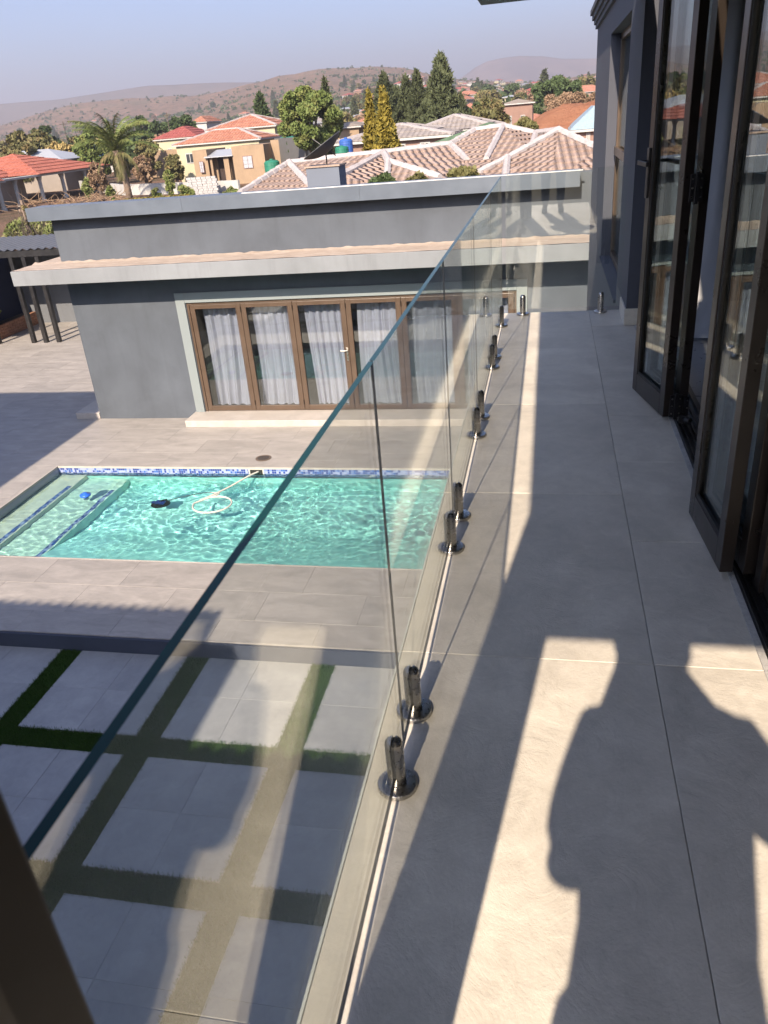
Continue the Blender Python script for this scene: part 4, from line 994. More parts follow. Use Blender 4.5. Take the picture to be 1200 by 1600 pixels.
# left: red roofed house with a white columned verandah on its right side
rh = house('red_roof_house', 'long low house with a ribbed red roof and white verandah columns at far left', -72, -58.5, 62, 86.5, -.95, 1.7, REDR, TAN, course=.30, side=((72, 74, -2.8, -1.5), (78, 79.2, -3.6, -1.5)))
o_ = tuple(rh.location)
m_ = MB(o_)
for q in hip(-70, -54.8, 84, 99, -.9, 1.25)[0]: m_.add(*slice_rows(q, .30, .06))
for q in hip(-62, -53.4, 60, 75, -.95, .75)[0]: m_.add(*slice_rows(q, .30, .06))
m_.build('roof', REDR, rh, fix=False)
MB(o_).box(-61, -55.9, 62.5, 74, -4, -1.1).build('wall', TAN, rh)
for k, y in enumerate((63, 67, 71, 75, 80, 84.5, 89, 94, 98.5)):
    m_ = MB(o_); x = -53.7 if y < 76 else -55.2; m_.lathe((x, y, -4), [(.3, 0), (.3, .5), (.2, .6), (.2, 2.4), (.32, 2.75), (.32, 3.0)], 10); m_.build('column', WHT, rh)
m_ = MB(o_); m_.box(-54.2, -53.1, 60, 75.6, -1.15, -.96); m_.box(-55.9, -54.6, 76, 99, -1.12, -.93); m_.build('gutter', WHT, rh)
p0 = at(0, 225, 100); gh = house('blue_grey_roof_house', 'pale blue grey metal roof showing above the red roofed house', -76, -64, 104, 112, .1, 1.5, IBR, TAN, course=0)
def facing(name, label, xl, yl, xr, yr, ybase, Y, dep, rise, rm, wm, wins=(), caps=None, eave=0, zb=-4, **k):
    # a house whose front spans the measured directions (xl, yl)-(xr, yr) at distance Y
    a = at(xl, yl, Y); b = at(xr, yr, Y); ze = (a.z+b.z)/2
    W = b.x-a.x
    ww = [(a.x+W*u0, a.x+W*u1, zb_+0, zt_) for (u0, u1, zb_, zt_) in wins]
    return house(name, label, a.x, b.x, Y, Y+dep, ze, ze+rise, rm, wm, zb, ww, caps, **k), a, b, ze
# cream two storey house with orange red hip roof and its lower wing
facing('cream_house', 'two storey cream house with an orange red hip roof and white ridges', 326, 206, 428, 193, 0, 112, 10, 1.55, ORANGE, YEL, ((.08, .2, -.6, .5), (.3, .42, -.6, .5)), CAPW, course=.35)
facing('cream_house_wing', 'lower cream house with patchy orange red hip roof, before the two storey one', 274, 224, 404, 219, 0, 104, 8, 1.35, ORANGE, YEL, ((.1, .2, -1.6, -.4), (.6, .68, -1.0, -.2), (.8, .86, -1.0, -.2)), CAPW, course=.35)
facing('maroon_roof_house', 'cream house under a broad maroon hip roof, left of the orange roofs', 238, 218, 308, 214, 0, 132, 10, 1.7, MAROON, YEL, ((.3, .4, -1.2, 0), (.65, .75, -1.2, 0)), None)
facing('small_orange_house', 'small orange roofed house peeping out above the maroon roof', 300, 192, 322, 190, 0, 190, 9, 1.3, ORANGE, WHT, ((.3, .6, -1, 1),), None)
facing('pale_gable_house', 'pale cream house half hidden behind the big green tree', 434, 196, 475, 196, 0, 120, 9, 1.4, WHT, YEL, ((.3, .4, -1, .2),), None, course=0)
# ochre plaster house with flat roof, verandah and green tank
Y = 92; a = at(300, 238, Y); b = at(413, 234, Y); ob = (a.x+4, Y+3, -4)
oh = empty('ochre_house', ob, 'flat roofed ochre plaster house with a dark verandah and white sash window', 'house')
W = b.x-a.x; X_ = lambda u: a.x+W*u; zt = 0.15; 
m_ = MB(ob); m_.box(X_(0), X_(.20), Y, Y+6, -4, zt-.1); m_.box(X_(.20), X_(.56), Y+1.6, Y+6, -4, zt-.6); m_.box(X_(.56), X_(1), Y-.2, Y+6, -4, zt); m_.box(X_(.42), X_(.49), Y, Y+.4, -4, -.75); m_.box(X_(.23), X_(.26), Y, Y+.4, -4, -.75)
m_.box(X_(1.0), X_(1.25), Y+2.5, Y+6, -4, zt+.3); m_.build('wall', OCH, oh)
m_ = MB(ob); m_.add([(X_(.17), Y-.4, -.72), (X_(.57), Y-.4, -.72), (X_(.57), Y+3, -.1), (X_(.17), Y+3, -.1), (X_(.17), Y-.4, -.8), (X_(.57), Y-.4, -.8), (X_(.57), Y+3, -.2), (X_(.17), Y+3, -.2)], [(0, 1, 2, 3), (4, 7, 6, 5), (0, 4, 5, 1), (0, 3, 7, 4), (1, 5, 6, 2)]); m_.build('verandah_roof', IBR, oh)
m_ = MB(ob); m_.box(X_(.27), X_(.42), Y+1.5, Y+1.59, -4, -.9); m_.box(X_(.49), X_(.55), Y+1.5, Y+1.59, -4, -.9); m_.build('door', m_plain('dark_opening', (.03, .02, .018), .9), oh)
for u0, u1, za, zb_ in ((.085, .145, -2.3, -1.1), (.70, .83, -2.2, -.9)):
    f = MB(ob).box(X_(u0), X_(u1), Y-.27, Y-.201, za, zb_).build('window', m_plain('win_red', (.12, .05, .05), .5), oh)
    m = MB(ob); n_ = 2; 
    for i in range(2):
        for j in range(3):
            w_ = (X_(u1)-X_(u0)-.14)/2; h_ = (zb_-za-.14)/3; m.box(X_(u0)+.05+i*(w_+.04), X_(u0)+.05+i*(w_+.04)+w_, Y-.29, Y-.272, za+.05+j*(h_+.02), za+.05+j*(h_+.02)+h_)
    m.build('pane', m_plain('lace', (.28, .30, .33), .3), f)
def tank(px, py, Y, r, h, mat, label):
    p = at(px, py, Y); t = empty('water_tank', (p.x, p.y, p.z), label, 'water tank')
    MB(p).lathe(p, [(r, 0), (r, h*.3), (r*1.03, h*.33), (r, h*.36), (r, h*.62), (r*1.03, h*.65), (r, h*.68), (r, h*.85), (r*.75, h*.97), (r*.25, h)], 18).build('tank_body', mat, t, smooth=False)
    MB(p).lathe(p, [(r*.25, h), (r*.25, h*1.06), (r*.2, h*1.08)], 12).build('lid', mat, t); return t
GRN = m_plain('green_plastic', (.012, .13, .085), .55); BLU = m_plain('tank_blue', (.02, .075, .28), .55)
tank(427, 273, 90, .85, 1.5, GRN, 'green water tank beside the ochre flat roofed house')
tank(542, 240, 52, .42, .85, BLU, 'blue water tank left of the golden cypresses')
tank(535, 243, 49, .40, .5, GRN, 'low green water tank in front of the blue one')
tank(155, 246, 115, 1.0, 2.0, BLU, 'blue water tank behind the palm')
tank(452, 226, 100, 1.2, .9, GRN, 'low green tank beside the grey garden wall, left of the big tree')
# walls
def wallseg(name, pts, zb, h, th, mat, label):
    o_ = (pts[0][0], pts[0][1], zb); m_ = MB(o_)
    for (x0, y0), (x1, y1) in zip(pts, pts[1:]): m_.bar((x0, y0, zb+h/2), (x1, y1, zb+h/2), th, h)
    o = m_.build(name, mat); return tag(o, label, 'wall')
wallseg('garden_wall', [(-62, 104), (-46, 86), (-37, 82), (-30, 79)], -4.0, 1.35, .25, WHT, 'weathered white boundary wall behind the palm and the ochre house yard')
wallseg('yard_wall', [(-62, 124), (-38, 110)], -4.0, 4.0, .25, OCH, 'tan brick yard wall left of the ochre house')
wallseg('grey_block_wall', [(at(432, 232, 96).x, 96), (at(478, 225, 86).x, 86)], -4, 4.6, .25, GRYW, 'bare grey block wall right of the ochre house')
# stack of white blocks
p = at(318, 302, 78); sb = empty('block_stack', (p.x, p.y, -4), 'stack of pale concrete blocks in the yard below the ochre house', 'block stack')
bme2 = MB().box(-.24, .24, -.12, .12, -.1, .1).mesh('block'); bme2.materials.append(m_stone('block_white', (.24, .24, .24), (.36, .36, .36), 2, .8, .1))
for j in range(9):
    for i in range(6): link('block', bme2, bme2.materials[0], sb, loc=(p.x-1.3+i*.52+(j % 2)*.1, p.y+random.uniform(-.03, .03), -3.9+j*.215))
    for i in range(3): link('block', bme2, bme2.materials[0], sb, loc=(p.x-1.3+i*1.0, p.y+.4, -3.9+j*.215))
# grey tiled house, green roof, right side
facing('grey_tiled_house', 'long grey brown tiled house behind the golden cypresses, white windows in brick', 527, 223, 700, 210, 0, 62, 10, .85, GREYR, BRKW, ((.27, .36, -1.3, -.05), (.50, .62, -1.3, -.1), (.75, .84, -1.3, -.1)), CAPW, course=.3)
facing('grey_tiled_wing', 'right wing of the grey tiled house with a taller hip roof', 640, 207, 770, 200, 0, 70, 10, 1.05, GREYR, BRKW, (), CAPW, course=.3)
facing('green_roof_house', 'house whose plain green metal roof shows over the beige tiles', 660, 236, 850, 215, 0, 40, 8, .85, GREENR, TAN, (), None, course=0)
facing('flat_ochre_house', 'small ochre and grey house between the big tree and the golden cypresses', 520, 200, 560, 196, 0, 105, 8, .5, TAN, OCH, ((.3, .5, -1.4, -.2),), None, course=0)
facing('blue_sheet_hut', 'low building with a pale blue sheet roof below the red earth at right', 898, 203, 960, 198, 0, 66, 8, 1.5, m_plain('blue_sheet', (.24, .32, .36), .4, .2, .15), BRKW, ((.3, .4, -1.2, -.3),), None, course=0)
facing('brick_house', 'pink brick house at the foot of the red earth mound', 786, 162, 832, 160, 0, 135, 8, .6, TAN, BRKW, ((.2, .3, -.6, .6), (.6, .75, -.6, .6)), None, course=0)

# ---------------------------------------------------------------- foliage
def leafmesh(name, centers, n, size, asp=1.6, up=.0, seed=1, mat=None, droop=0, dirs=None):
    r_s = np.random.RandomState(seed); C = np.array([c[:3] for c in centers]); Rr = np.array([c[3:6] if len(c) > 4 else (c[3],)*3 for c in centers])
    wts = Rr[:, 0]*Rr[:, 1]*Rr[:, 2]; wts = wts**.72; idx = r_s.choice(len(C), n, p=wts/wts.sum())
    d = r_s.randn(n, 3); d /= np.linalg.norm(d, axis=1)[:, None]; rad = r_s.rand(n)**.28
    pos = C[idx]+d*Rr[idx]*rad[:, None]
    a = r_s.randn(n, 3); a[:, 2] += up; a /= np.linalg.norm(a, axis=1)[:, None]
    a = a*.75+d*.5; a[:, 2] -= droop; a /= np.linalg.norm(a, axis=1)[:, None]
    b = np.cross(a, r_s.randn(n, 3)); b /= np.linalg.norm(b, axis=1)[:, None]
    sz = size*(.6+.8*r_s.rand(n)); L_ = a*sz[:, None]*asp; Wd = b*sz[:, None]
    v = np.empty((n, 4, 3)); v[:, 0] = pos-L_/2; v[:, 1] = pos+Wd/2; v[:, 2] = pos+L_/2; v[:, 3] = pos-Wd/2
    me = bpy.data.meshes.new(name); me.vertices.add(4*n); me.vertices.foreach_set('co', v.reshape(-1))
    me.loops.add(4*n); me.loops.foreach_set('vertex_index', np.arange(4*n, dtype=np.int32))
    me.polygons.add(n); me.polygons.foreach_set('loop_start', np.arange(0, 4*n, 4, dtype=np.int32)); me.polygons.foreach_set('loop_total', np.full(n, 4, dtype=np.int32))
    me.update(calc_edges=True)
    if mat: me.materials.append(mat)
    return me
def m_leaf(name, c0, c1, c2=None, sc=1.2):
    g = G(name); v = g.coord(); a = g.noise(v, sc, 4, .6); b = g.noise(v, sc*14, 2, .5)
    f = g.math('ADD', g.math('MULTIPLY', a, .5), g.math('MULTIPLY', b, .5))
    col = g.ramp(f, (.32, c0), (.66, c1))
    if c2: col = g.mix(g.ramp(g.noise(v, sc*.8, 3), (.5, 0.0), (.62, .8)), col, c2)
    r = objrand(g); col = g.mix(1.0, col, g.math('ADD', g.math('MULTIPLY', r, .35), .82), 'MULTIPLY')
    m = g.pbr(col, .7, 0, None, .2); return m
BARK = m_plain('bark', (.16, .12, .09), .9, 0, .3, 6, .5); BARKD = m_plain('dark_bark', (.07, .055, .045), .9, 0, .3, 6, .5)
LG = m_leaf('leaf_green', (.050, .075, .020), (.115, .150, .045), (.14, .15, .05)); LD = m_leaf('leaf_dark', (.022, .042, .018), (.060, .085, .032))
LO = m_leaf('leaf_olive', (.065, .070, .028), (.130, .125, .050), (.17, .13, .06)); LC = m_leaf('conifer_green', (.030, .042, .020), (.075, .088, .042))
LY = m_leaf('golden_leaf', (.10, .085, .014), (.24, .19, .035), (.06, .065, .018), 2.2); LB = m_leaf('dry_brown', (.13, .085, .055), (.24, .17, .11)); LS = m_leaf('shrub_green', (.06, .09, .02), (.16, .19, .06), (.22, .20, .10), 2)
def clumps(seed, n, rx, ry, rz, cz, r0, r1, fill=.75):
    rn = random.Random(seed); out = []
    while len(out) < n:
        x, y, z = rn.uniform(-1, 1), rn.uniform(-1, 1), rn.uniform(-1, 1)
        q = x*x+y*y+z*z
        if q < 1 and q > .15: r = rn.uniform(r0, r1); out.append((x*rx*fill, y*ry*fill, cz+z*rz*fill, r, r, r*.8))
    return out
def tree(name, label, cat, seed, H, spread, cz, mat, bark, nleaf, leaf, tr=.18, kind='broad', group=None, trunkh=None):
    t = empty(name, (0, 0, 0), label, cat, group); rn = random.Random(seed); mt = MB()
    if kind == 'broad':
        cl_ = clumps(seed, 44, spread, spread, (H-cz)*1.0, cz, spread*.13, spread*.30, .84)
        th = trunkh or cz*.55; mt.tube([(0, 0, -.8), (.05*H*.1, 0, th*.5), (0, .03*H*.1, th)], [tr*1.25, tr, tr*.85], 8)
        for c in cl_[:9]: mt.tube([(0, 0, th*.9), (c[0]*.45, c[1]*.45, th+(c[2]-th)*.55), (c[0], c[1], c[2])], [tr*.55, tr*.32, tr*.12], 6)
        me = leafmesh('crown', cl_, nleaf, leaf, 1.7, seed=seed)
    elif kind == 'cone':
        cl_ = []
        for k in range(60):
            z = cz+(H-cz)*(k/60)**.9; u = 1-(z-cz)/(H-cz); rr = spread*(u**.8)*.9; a_ = k*2.4
            cl_.append((math.cos(a_)*rr*.62, math.sin(a_)*rr*.62, z, max(.10*spread, rr*.45), max(.10*spread, rr*.45), (H-cz)*.07))
        mt.tube([(0, 0, -.8), (0, 0, H*.97)], [tr*1.3, tr*.1], 8); me = leafmesh('crown', cl_, nleaf, leaf, 2.2, up=.8, seed=seed)
    elif kind == 'casuarina':
        cl_ = []
        for k in range(75):
            f = (k/75); z = cz+(H-cz)*f; u = 1-f; rr = spread*(u**.75)*(.5+.7*rn.random()); a_ = k*2.4+rn.random()
            cl_.append((math.cos(a_)*rr*.8, math.sin(a_)*rr*.8, z+rr*.3, spread*.16*(.4+u), spread*.16*(.4+u), (H-cz)*.055))
            if k % 2 == 0: mt.tube([(0, 0, z-rr*.2), (math.cos(a_)*rr*.8, math.sin(a_)*rr*.8, z+rr*.3)], [tr*.25*(u+.2), tr*.08], 5)
        mt.tube([(0, 0, -.8), (0, 0, H)], [tr*1.3, tr*.08], 8); me = leafmesh('crown', cl_, nleaf, leaf, 3.2, up=1.6, seed=seed)
    elif kind == 'shrub':
        cl_ = clumps(seed, 16, spread, spread, H*.5, H*.5, spread*.25, spread*.45, .7)
        for c in cl_[:10]: mt.tube([(0, 0, -.3), (c[0]*.5, c[1]*.5, c[2]*.5), (c[0], c[1], c[2]+.1)], [tr*.5, tr*.35, tr*.15], 5)
        me = leafmesh('crown', cl_, nleaf, leaf, 1.8, seed=seed)
    elif kind == 'bare':
        for k in range(70):
            a_ = rn.random()*6.28; e_ = rn.uniform(.3, 1.4); L_ = H*rn.uniform(.6, 1.0); q = Vector((math.cos(a_)*math.cos(e_)*spread, math.sin(a_)*math.cos(e_)*spread, math.sin(e_)*L_))
            b1 = q*.5+Vector((rn.uniform(-.1, .1), rn.uniform(-.1, .1), .05))*H; mt.tube([(0, 0, -.3), b1, q], [tr*.4, tr*.22, tr*.07], 4)
            for _ in range(3): w__ = Vector((rn.uniform(-.25, .25), rn.uniform(-.25, .25), rn.uniform(0, .25)))*H; mt.tube([b1, b1+(q-b1)*.5+w__], [tr*.14, tr*.05], 3)
        me = leafmesh('crown', clumps(seed, 12, spread*.9, spread*.9, H*.45, H*.55, spread*.2, spread*.4), nleaf, leaf, 1.6, seed=seed)
    mt.build('trunk', bark, t, smooth=True, loc=(0, 0, 0)); link('crown', me, mat, t); return t
def atz(px, py, Y, zb): p = at(px, py, Y); return (p.x, p.y, zb)
def hof(px, py, Y, zb): return at(px, py, Y).z-zb
# big trees that can be told apart
def plant(px, Y, zb, pytop, pxw, name, label, cat, seed, mat, nleaf, leaf, kind='broad', czf=.5, bark=BARK, tr=.2, group=None, trunkh=None):
    H = hof(px, pytop, Y, zb); sp_ = pxw*Y/FOC/2*1.05
    t = tree(name, label, cat, seed, H, sp_, H*czf, mat, bark, nleaf, leaf, tr, kind, group, trunkh); t.location = atz(px, 200, Y, zb-.1); return t
plant(486, 84, -3.8, 121, 88, 'broadleaf_tree', 'large light green tree with forked pale trunks, tallest left of the golden cypresses', 'tree', 11, LG, 26000, .22, czf=.60, tr=.35, trunkh=3.2)
plant(580, 44, -3.8, 145, 62, 'golden_cypress', 'left and slightly shorter of the two golden yellow cypresses', 'tree', 12, LY, 13000, .11, 'cone', .10, BARK, .12)
plant(602, 43.4, -3.8, 141, 84, 'golden_cypress', 'right and broader of the two golden yellow cypresses', 'tree', 13, LY, 20000, .11, 'cone', .08, BARK, .12)
plant(604, 110, -3.8, 117, 52, 'casuarina_tree', 'dark feathery conifer just right of the golden cypresses', 'tree', 21, LC, 8000, .30, 'casuarina', .25, BARKD, .25)
plant(638, 112, -3.8, 121, 36, 'casuarina_tree', 'slim dark conifer, left of the two middle spires', 'tree', 22, LC, 7000, .30, 'casuarina', .22, BARKD, .25)
plant(655, 110, -3.8, 112, 38, 'casuarina_tree', 'slim dark conifer, right of the two middle spires', 'tree', 23, LC, 7000, .30, 'casuarina', .22, BARKD, .25)
plant(692, 104, -3.8, 88, 66, 'casuarina_tree', 'tallest dark conifer of the row, standing against the sky', 'tree', 24, LC, 13000, .32, 'casuarina', .22, BARKD, .3)
plant(620, 116, -3.8, 140, 60, 'casuarina_tree', 'low bushy dark conifer filling the gap behind the golden cypresses', 'tree', 25, LC, 7000, .34, 'casuarina', .1, BARKD, .25)
plant(670, 114, -3.8, 142, 60, 'casuarina_tree', 'low bushy dark conifer between the spires and the tallest one', 'tree', 26, LC, 7000, .34, 'casuarina', .1, BARKD, .25)
plant(720, 118, -3.8, 150, 44, 'casuarina_tree', 'small dark conifer leaning on the right side of the tallest one', 'tree', 27, LC, 6000, .32, 'casuarina', .1, BARKD, .25)
plant(514, 100, -3.8, 125, 26, 'casuarina_tree', 'thin greyish conifer behind the large light green tree', 'tree', 28, LC, 4000, .3, 'casuarina', .2, BARKD, .2)
plant(412, 140, -3.8, 148, 40, 'dark_tree', 'dark pointed tree right of the two storey cream house', 'tree', 31, LD, 6000, .42, 'casuarina', .25, BARKD, .3)
plant(285, 165, -3.8, 168, 50, 'dark_tree', 'dark round tree behind the maroon roof', 'tree', 32, LD, 7000, .5, czf=.55, bark=BARKD, tr=.3)
plant(248, 175, -3.8, 180, 40, 'dark_tree', 'dark round tree left of the maroon roof', 'tree', 33, LD, 5000, .5, czf=.55, bark=BARKD, tr=.3)
plant(222, 200, -3.8, 168, 20, 'dark_tree', 'small grey green tree far behind the palm', 'tree', 34, LD, 2500, .5, czf=.6, bark=BARKD, tr=.3)
plant(870, 175, -2, 114, 78, 'round_tree', 'big dark green round tree above the red earth', 'tree', 35, LD, 22000, .38, czf=.52, bark=BARKD, tr=.5)
plant(812, 58, -3.8, 176, 72, 'olive_tree', 'olive and rust coloured bushy tree just behind the green roof', 'tree', 36, LO, 14000, .15, czf=.6, tr=.2)
plant(762, 120, -3.8, 150, 60, 'olive_tree', 'mid green bushy tree right of the conifers', 'tree', 37, LO, 7000, .4, czf=.55, tr=.3)
plant(735, 135, -3.8, 152, 40, 'olive_tree', 'smaller grey green tree beside the conifers', 'tree', 38, LD, 5000, .4, czf=.55, tr=.3)
plant(884, 60, -3.8, 182, 34, 'dry_bush', 'leafless brown bush on the red earth slope', 'bush', 39, LB, 1800, .12, 'bare', .5, BARK, .10)
plant(912, 120, .6, 143, 50, 'dry_thicket', 'brown leafless thicket along the top of the red earth', 'bush', 40, LB, 5000, .16, 'bare', .5, BARK, .15)
plant(872, 118, .6, 145, 56, 'dry_thicket', 'brown leafless thicket below the big round tree', 'bush', 41, LB, 5000, .16, 'bare', .5, BARK, .15)
plant(905, 50, -3.8, 200, 50, 'low_hedge', 'low olive green hedge in front of the blue sheet roof', 'hedge', 42, LO, 4000, .14, 'shrub', .5, BARK, .1)
plant(40, 120, -3.8, 196, 90, 'olive_tree', 'wide dull green tree above the red roofed house', 'tree', 43, LO, 9000, .4, czf=.55, tr=.3)
plant(68, 150, -3.8, 190, 50, 'dark_tree', 'dark green tree behind the wide dull one at far left', 'tree', 44, LD, 6000, .45, czf=.55, tr=.3)
plant(92, 118, -3.8, 212, 56, 'yellow_shrub_tree', 'yellow flowering dry tree between the red house and the palm', 'tree', 45, m_leaf('yellow_dry', (.20, .15, .05), (.36, .28, .12)), 6000, .3, czf=.5, tr=.2)
plant(140, 108, -3.8, 192, 60, 'olive_tree', 'loose green tree behind the palm, left side', 'tree', 46, LG, 7000, .35, czf=.55, tr=.25)
plant(248, 80, -3.8, 262, 22, 'small_shrub', 'yellow green shrub right of the palm in front of the white wall', 'shrub', 47, LS, 2500, .22, 'shrub', .5, BARK, .1)
plant(30, 47, -3.8, 345, 110, 'oleander_bush', 'thick yellow green hedge bush behind the pergola', 'bush', 48, LS, 12000, .16, 'shrub', .5, BARK, .12)
plant(0, 46, -3.8, 352, 90, 'oleander_bush', 'hedge bush at the left edge behind the pergola', 'bush', 49, LS, 9000, .16, 'shrub', .5, BARK, .12)
plant(78, 49, -3.8, 350, 80, 'oleander_bush', 'hedge bush half hidden by the pool house corner', 'bush', 50, LS, 8000, .16, 'shrub', .5, BARK, .12)
for (px, top, wd, lab) in ((150, 285, 16, 'low green shrub beside the last white column'), (225, 282, 16, 'small round green palm shrub right of the palm trunk'), (274, 286, 26, 'grey green spiky shrub under the white wall'), (345, 293, 28, 'bright green shrub right of the block stack'), (115, 268, 18, 'green shrub behind the white columns')):
    plant(px, 74, -4.0, top, wd, 'small_shrub', lab, 'shrub', 60+px, LS, 1200, .2, 'shrub', .5, BARK, .08)
hg = leafmesh('yellow_hedge', [(at(x, 309, 66).x, 66, -3.15, .55, .5, .38) for x in range(195, 300, 5)], 5000, .12, seed=77, mat=LY)
tag(link('clipped_hedge', hg, LY), 'low clipped golden hedge running below the palm', 'hedge')
# shrubs whose tops show above the parapet
plant(592, 19.6, -2.2, 264, 42, 'leafy_shrub', 'glossy dark leaved shrub poking above the parapet beside the roof box', 'shrub', 71, LD, 1500, .10, 'broad', .90, BARK, .05)
plant(722, 19.8, -2.4, 252, 66, 'dry_shrub', 'tall dry twiggy shrub above the parapet in front of the tiles', 'shrub', 72, LO, 2600, .075, 'broad', .88, BARK, .05)
plant(650, 19.6, -2.4, 262, 44, 'dry_shrub', 'shorter dry shrub above the parapet, left of the tall one', 'shrub', 73, LO, 1300, .075, 'broad', .90, BARK, .05)
# palm
def palm():
    p = atz(202, 303, 78, -3.9); t = empty('palm_tree', p, 'tall feathery palm with a shaggy crown left of the ochre house', 'tree'); H = hof(200, 190, 78, -3.9)
    mt = MB(p); mt.tube([Vector(p)+Vector((0, 0, -.5)), Vector(p)+Vector((-.1, 0, H*.3)), Vector(p)+Vector((-.5, 0, H*.66))], [.36, .30, .40], 10); mt.build('trunk', BARK, t, smooth=True)
    top = Vector(p)+Vector((-.5, 0, H*.66)); rn = random.Random(5)
    for k in range(36):
        a_ = k*2.4; el = rn.uniform(.45, 1.45) if k < 29 else rn.uniform(-.8, -.1); Ln = rn.uniform(3.8, 5.6) if k < 29 else 3.0; pts = []; q = top.copy(); e_ = el
        for s_ in range(9): pts.append(q.copy()); q = q+Vector((math.cos(a_)*math.cos(e_), math.sin(a_)*math.cos(e_), math.sin(e_)))*Ln/8; e_ -= .17
        m_ = MB(p); m_.tube(pts, [.06*(1-i/9)+.01 for i in range(9)], 4)
        for i in range(1, 9):
            for j in range(5):
                c = pts[i-1]+(pts[i]-pts[i-1])*(j/5); d = (pts[i]-pts[i-1]).normalized(); sd = d.cross(Vector((0, 0, 1))).normalized()
                for sg in (-1, 1):
                    l_ = (1.1-.08*i)*rn.uniform(.7, 1.1); tip = c+sd*sg*l_*.75+d*l_*.5+Vector((0, 0, -l_*rn.uniform(.3, .8))); m_.add([c, c+d*.10, tip], [(0, 1, 2)])
        m_.build('frond', LG if k < 29 else LO, t, fix=False)
palm()
# tangle of cut branches and a rough pole in front of the red roofed house
p0 = at(110, 316, 42)
br = MB(p0); rn = random.Random(3)
for k in range(150):
    a_ = p0+Vector((rn.uniform(-3.2, 3.2), rn.uniform(-1, 1), rn.uniform(-.4, .2))); d = Vector((rn.uniform(-1, 1), rn.uniform(-.6, .6), rn.uniform(.0, .6)))*rn.uniform(.5, 1.3)
    br.tube([a_, a_+d*.5+Vector((0, 0, rn.uniform(-.1, .15))), a_+d], [.022, .015, .006], 4)
tag(br.build('brush_pile', LB, smooth=True), 'tangled heap of cut dry branches on a pole frame at left', 'brush pile')
rk = empty('pole_frame', at(60, 330, 40), 'rough brown pole frame under the heap of cut branches', 'frame')
a_, b_ = at(30, 330, 40), at(165, 312, 44); MB(rk.location).tube([a_, b_], [.10, .07], 8).build('rail', BARK, rk, smooth=True)
for px, Yp in ((35, 40), (100, 42), (160, 44)): q = at(px, 322, Yp); MB(rk.location).tube([(q.x, q.y, -4), (q.x, q.y, q.z+.3)], .07, 6).build('post', BARK, rk, smooth=True)
plant(4, 27, -3.75, 285, 22, 'thin_sapling', 'thin dry sapling at the left edge before the red roof', 'sapling', 91, LO, 260, .09, 'bare', .8, BARKD, .06)
# plant in the bed by the navy wall
t = tree('leafy_plant', 'broad leaved green plant in the brick edged bed at the left edge', 'plant', 5, 1.15, .55, .4, LG, BARK, 500, .16, .05, 'shrub'); t.location = (-16.1, 20.1, ZU+.3)
for k, (px, Yk, top, wd, mt_, lab) in enumerate([(118, 128, 208, 40, LO, 'olive garden tree left of the palm behind the yellow dry tree'), (165, 135, 204, 44, LO, 'thin olive tree right behind the palm crown'), (178, 112, 226, 30, LG, 'low bright green tree behind the palm trunk'),
    (222, 118, 214, 44, LO, 'olive tree between the palm and the maroon roof'), (212, 100, 240, 34, LB, 'brown leafless bush right of the palm trunk'), (262, 100, 236, 30, LO, 'low olive bush in front of the maroon roofed house'),
    (332, 150, 190, 26, LD, 'dark tree between the small orange roof and the two storey house'), (20, 105, 214, 60, LO, 'wide olive tree behind the red roof at the far left edge'), (135, 90, 250, 30, LB, 'dry brown bush right of the columned verandah'), (455, 92, 206, 22, LD, 'dark shrub under the big light green tree'),
    (500, 96, 206, 30, LD, 'dark green bush right below the big light green tree'), (540, 112, 186, 26, LD, 'dark bush between the big tree and the golden cypresses'), (745, 96, 180, 34, LO, 'olive bush right of the grey tiled roof'), (775, 88, 186, 30, LB, 'dry brown bush behind the green roof')]):
    plant(px, Yk, -3.8, top, wd, 'garden_tree' if wd > 32 else 'garden_bush', lab, 'tree' if wd > 32 else 'bush', 300+k, mt_, 4500, .24, czf=.55, bark=BARKD, tr=.2)
# utility poles
for px, top, Yp, lab in ((98, 190, 140, 'thin utility pole behind the yellow dry tree'), (356, 232, 96, 'thin wooden pole beside the cream house wing'), (260, 176, 150, 'thin utility pole left of the maroon roof')):
    q = at(px, top, Yp); o = MB((q.x, q.y, -4)).cyl((q.x, q.y, -4), (q.x, q.y, q.z), .09, .07, 7).cyl((q.x-.8, q.y, q.z-.4), (q.x+.8, q.y, q.z-.4), .05, n=5).build('utility_pole', BARKD); tag(o, lab, 'pole')

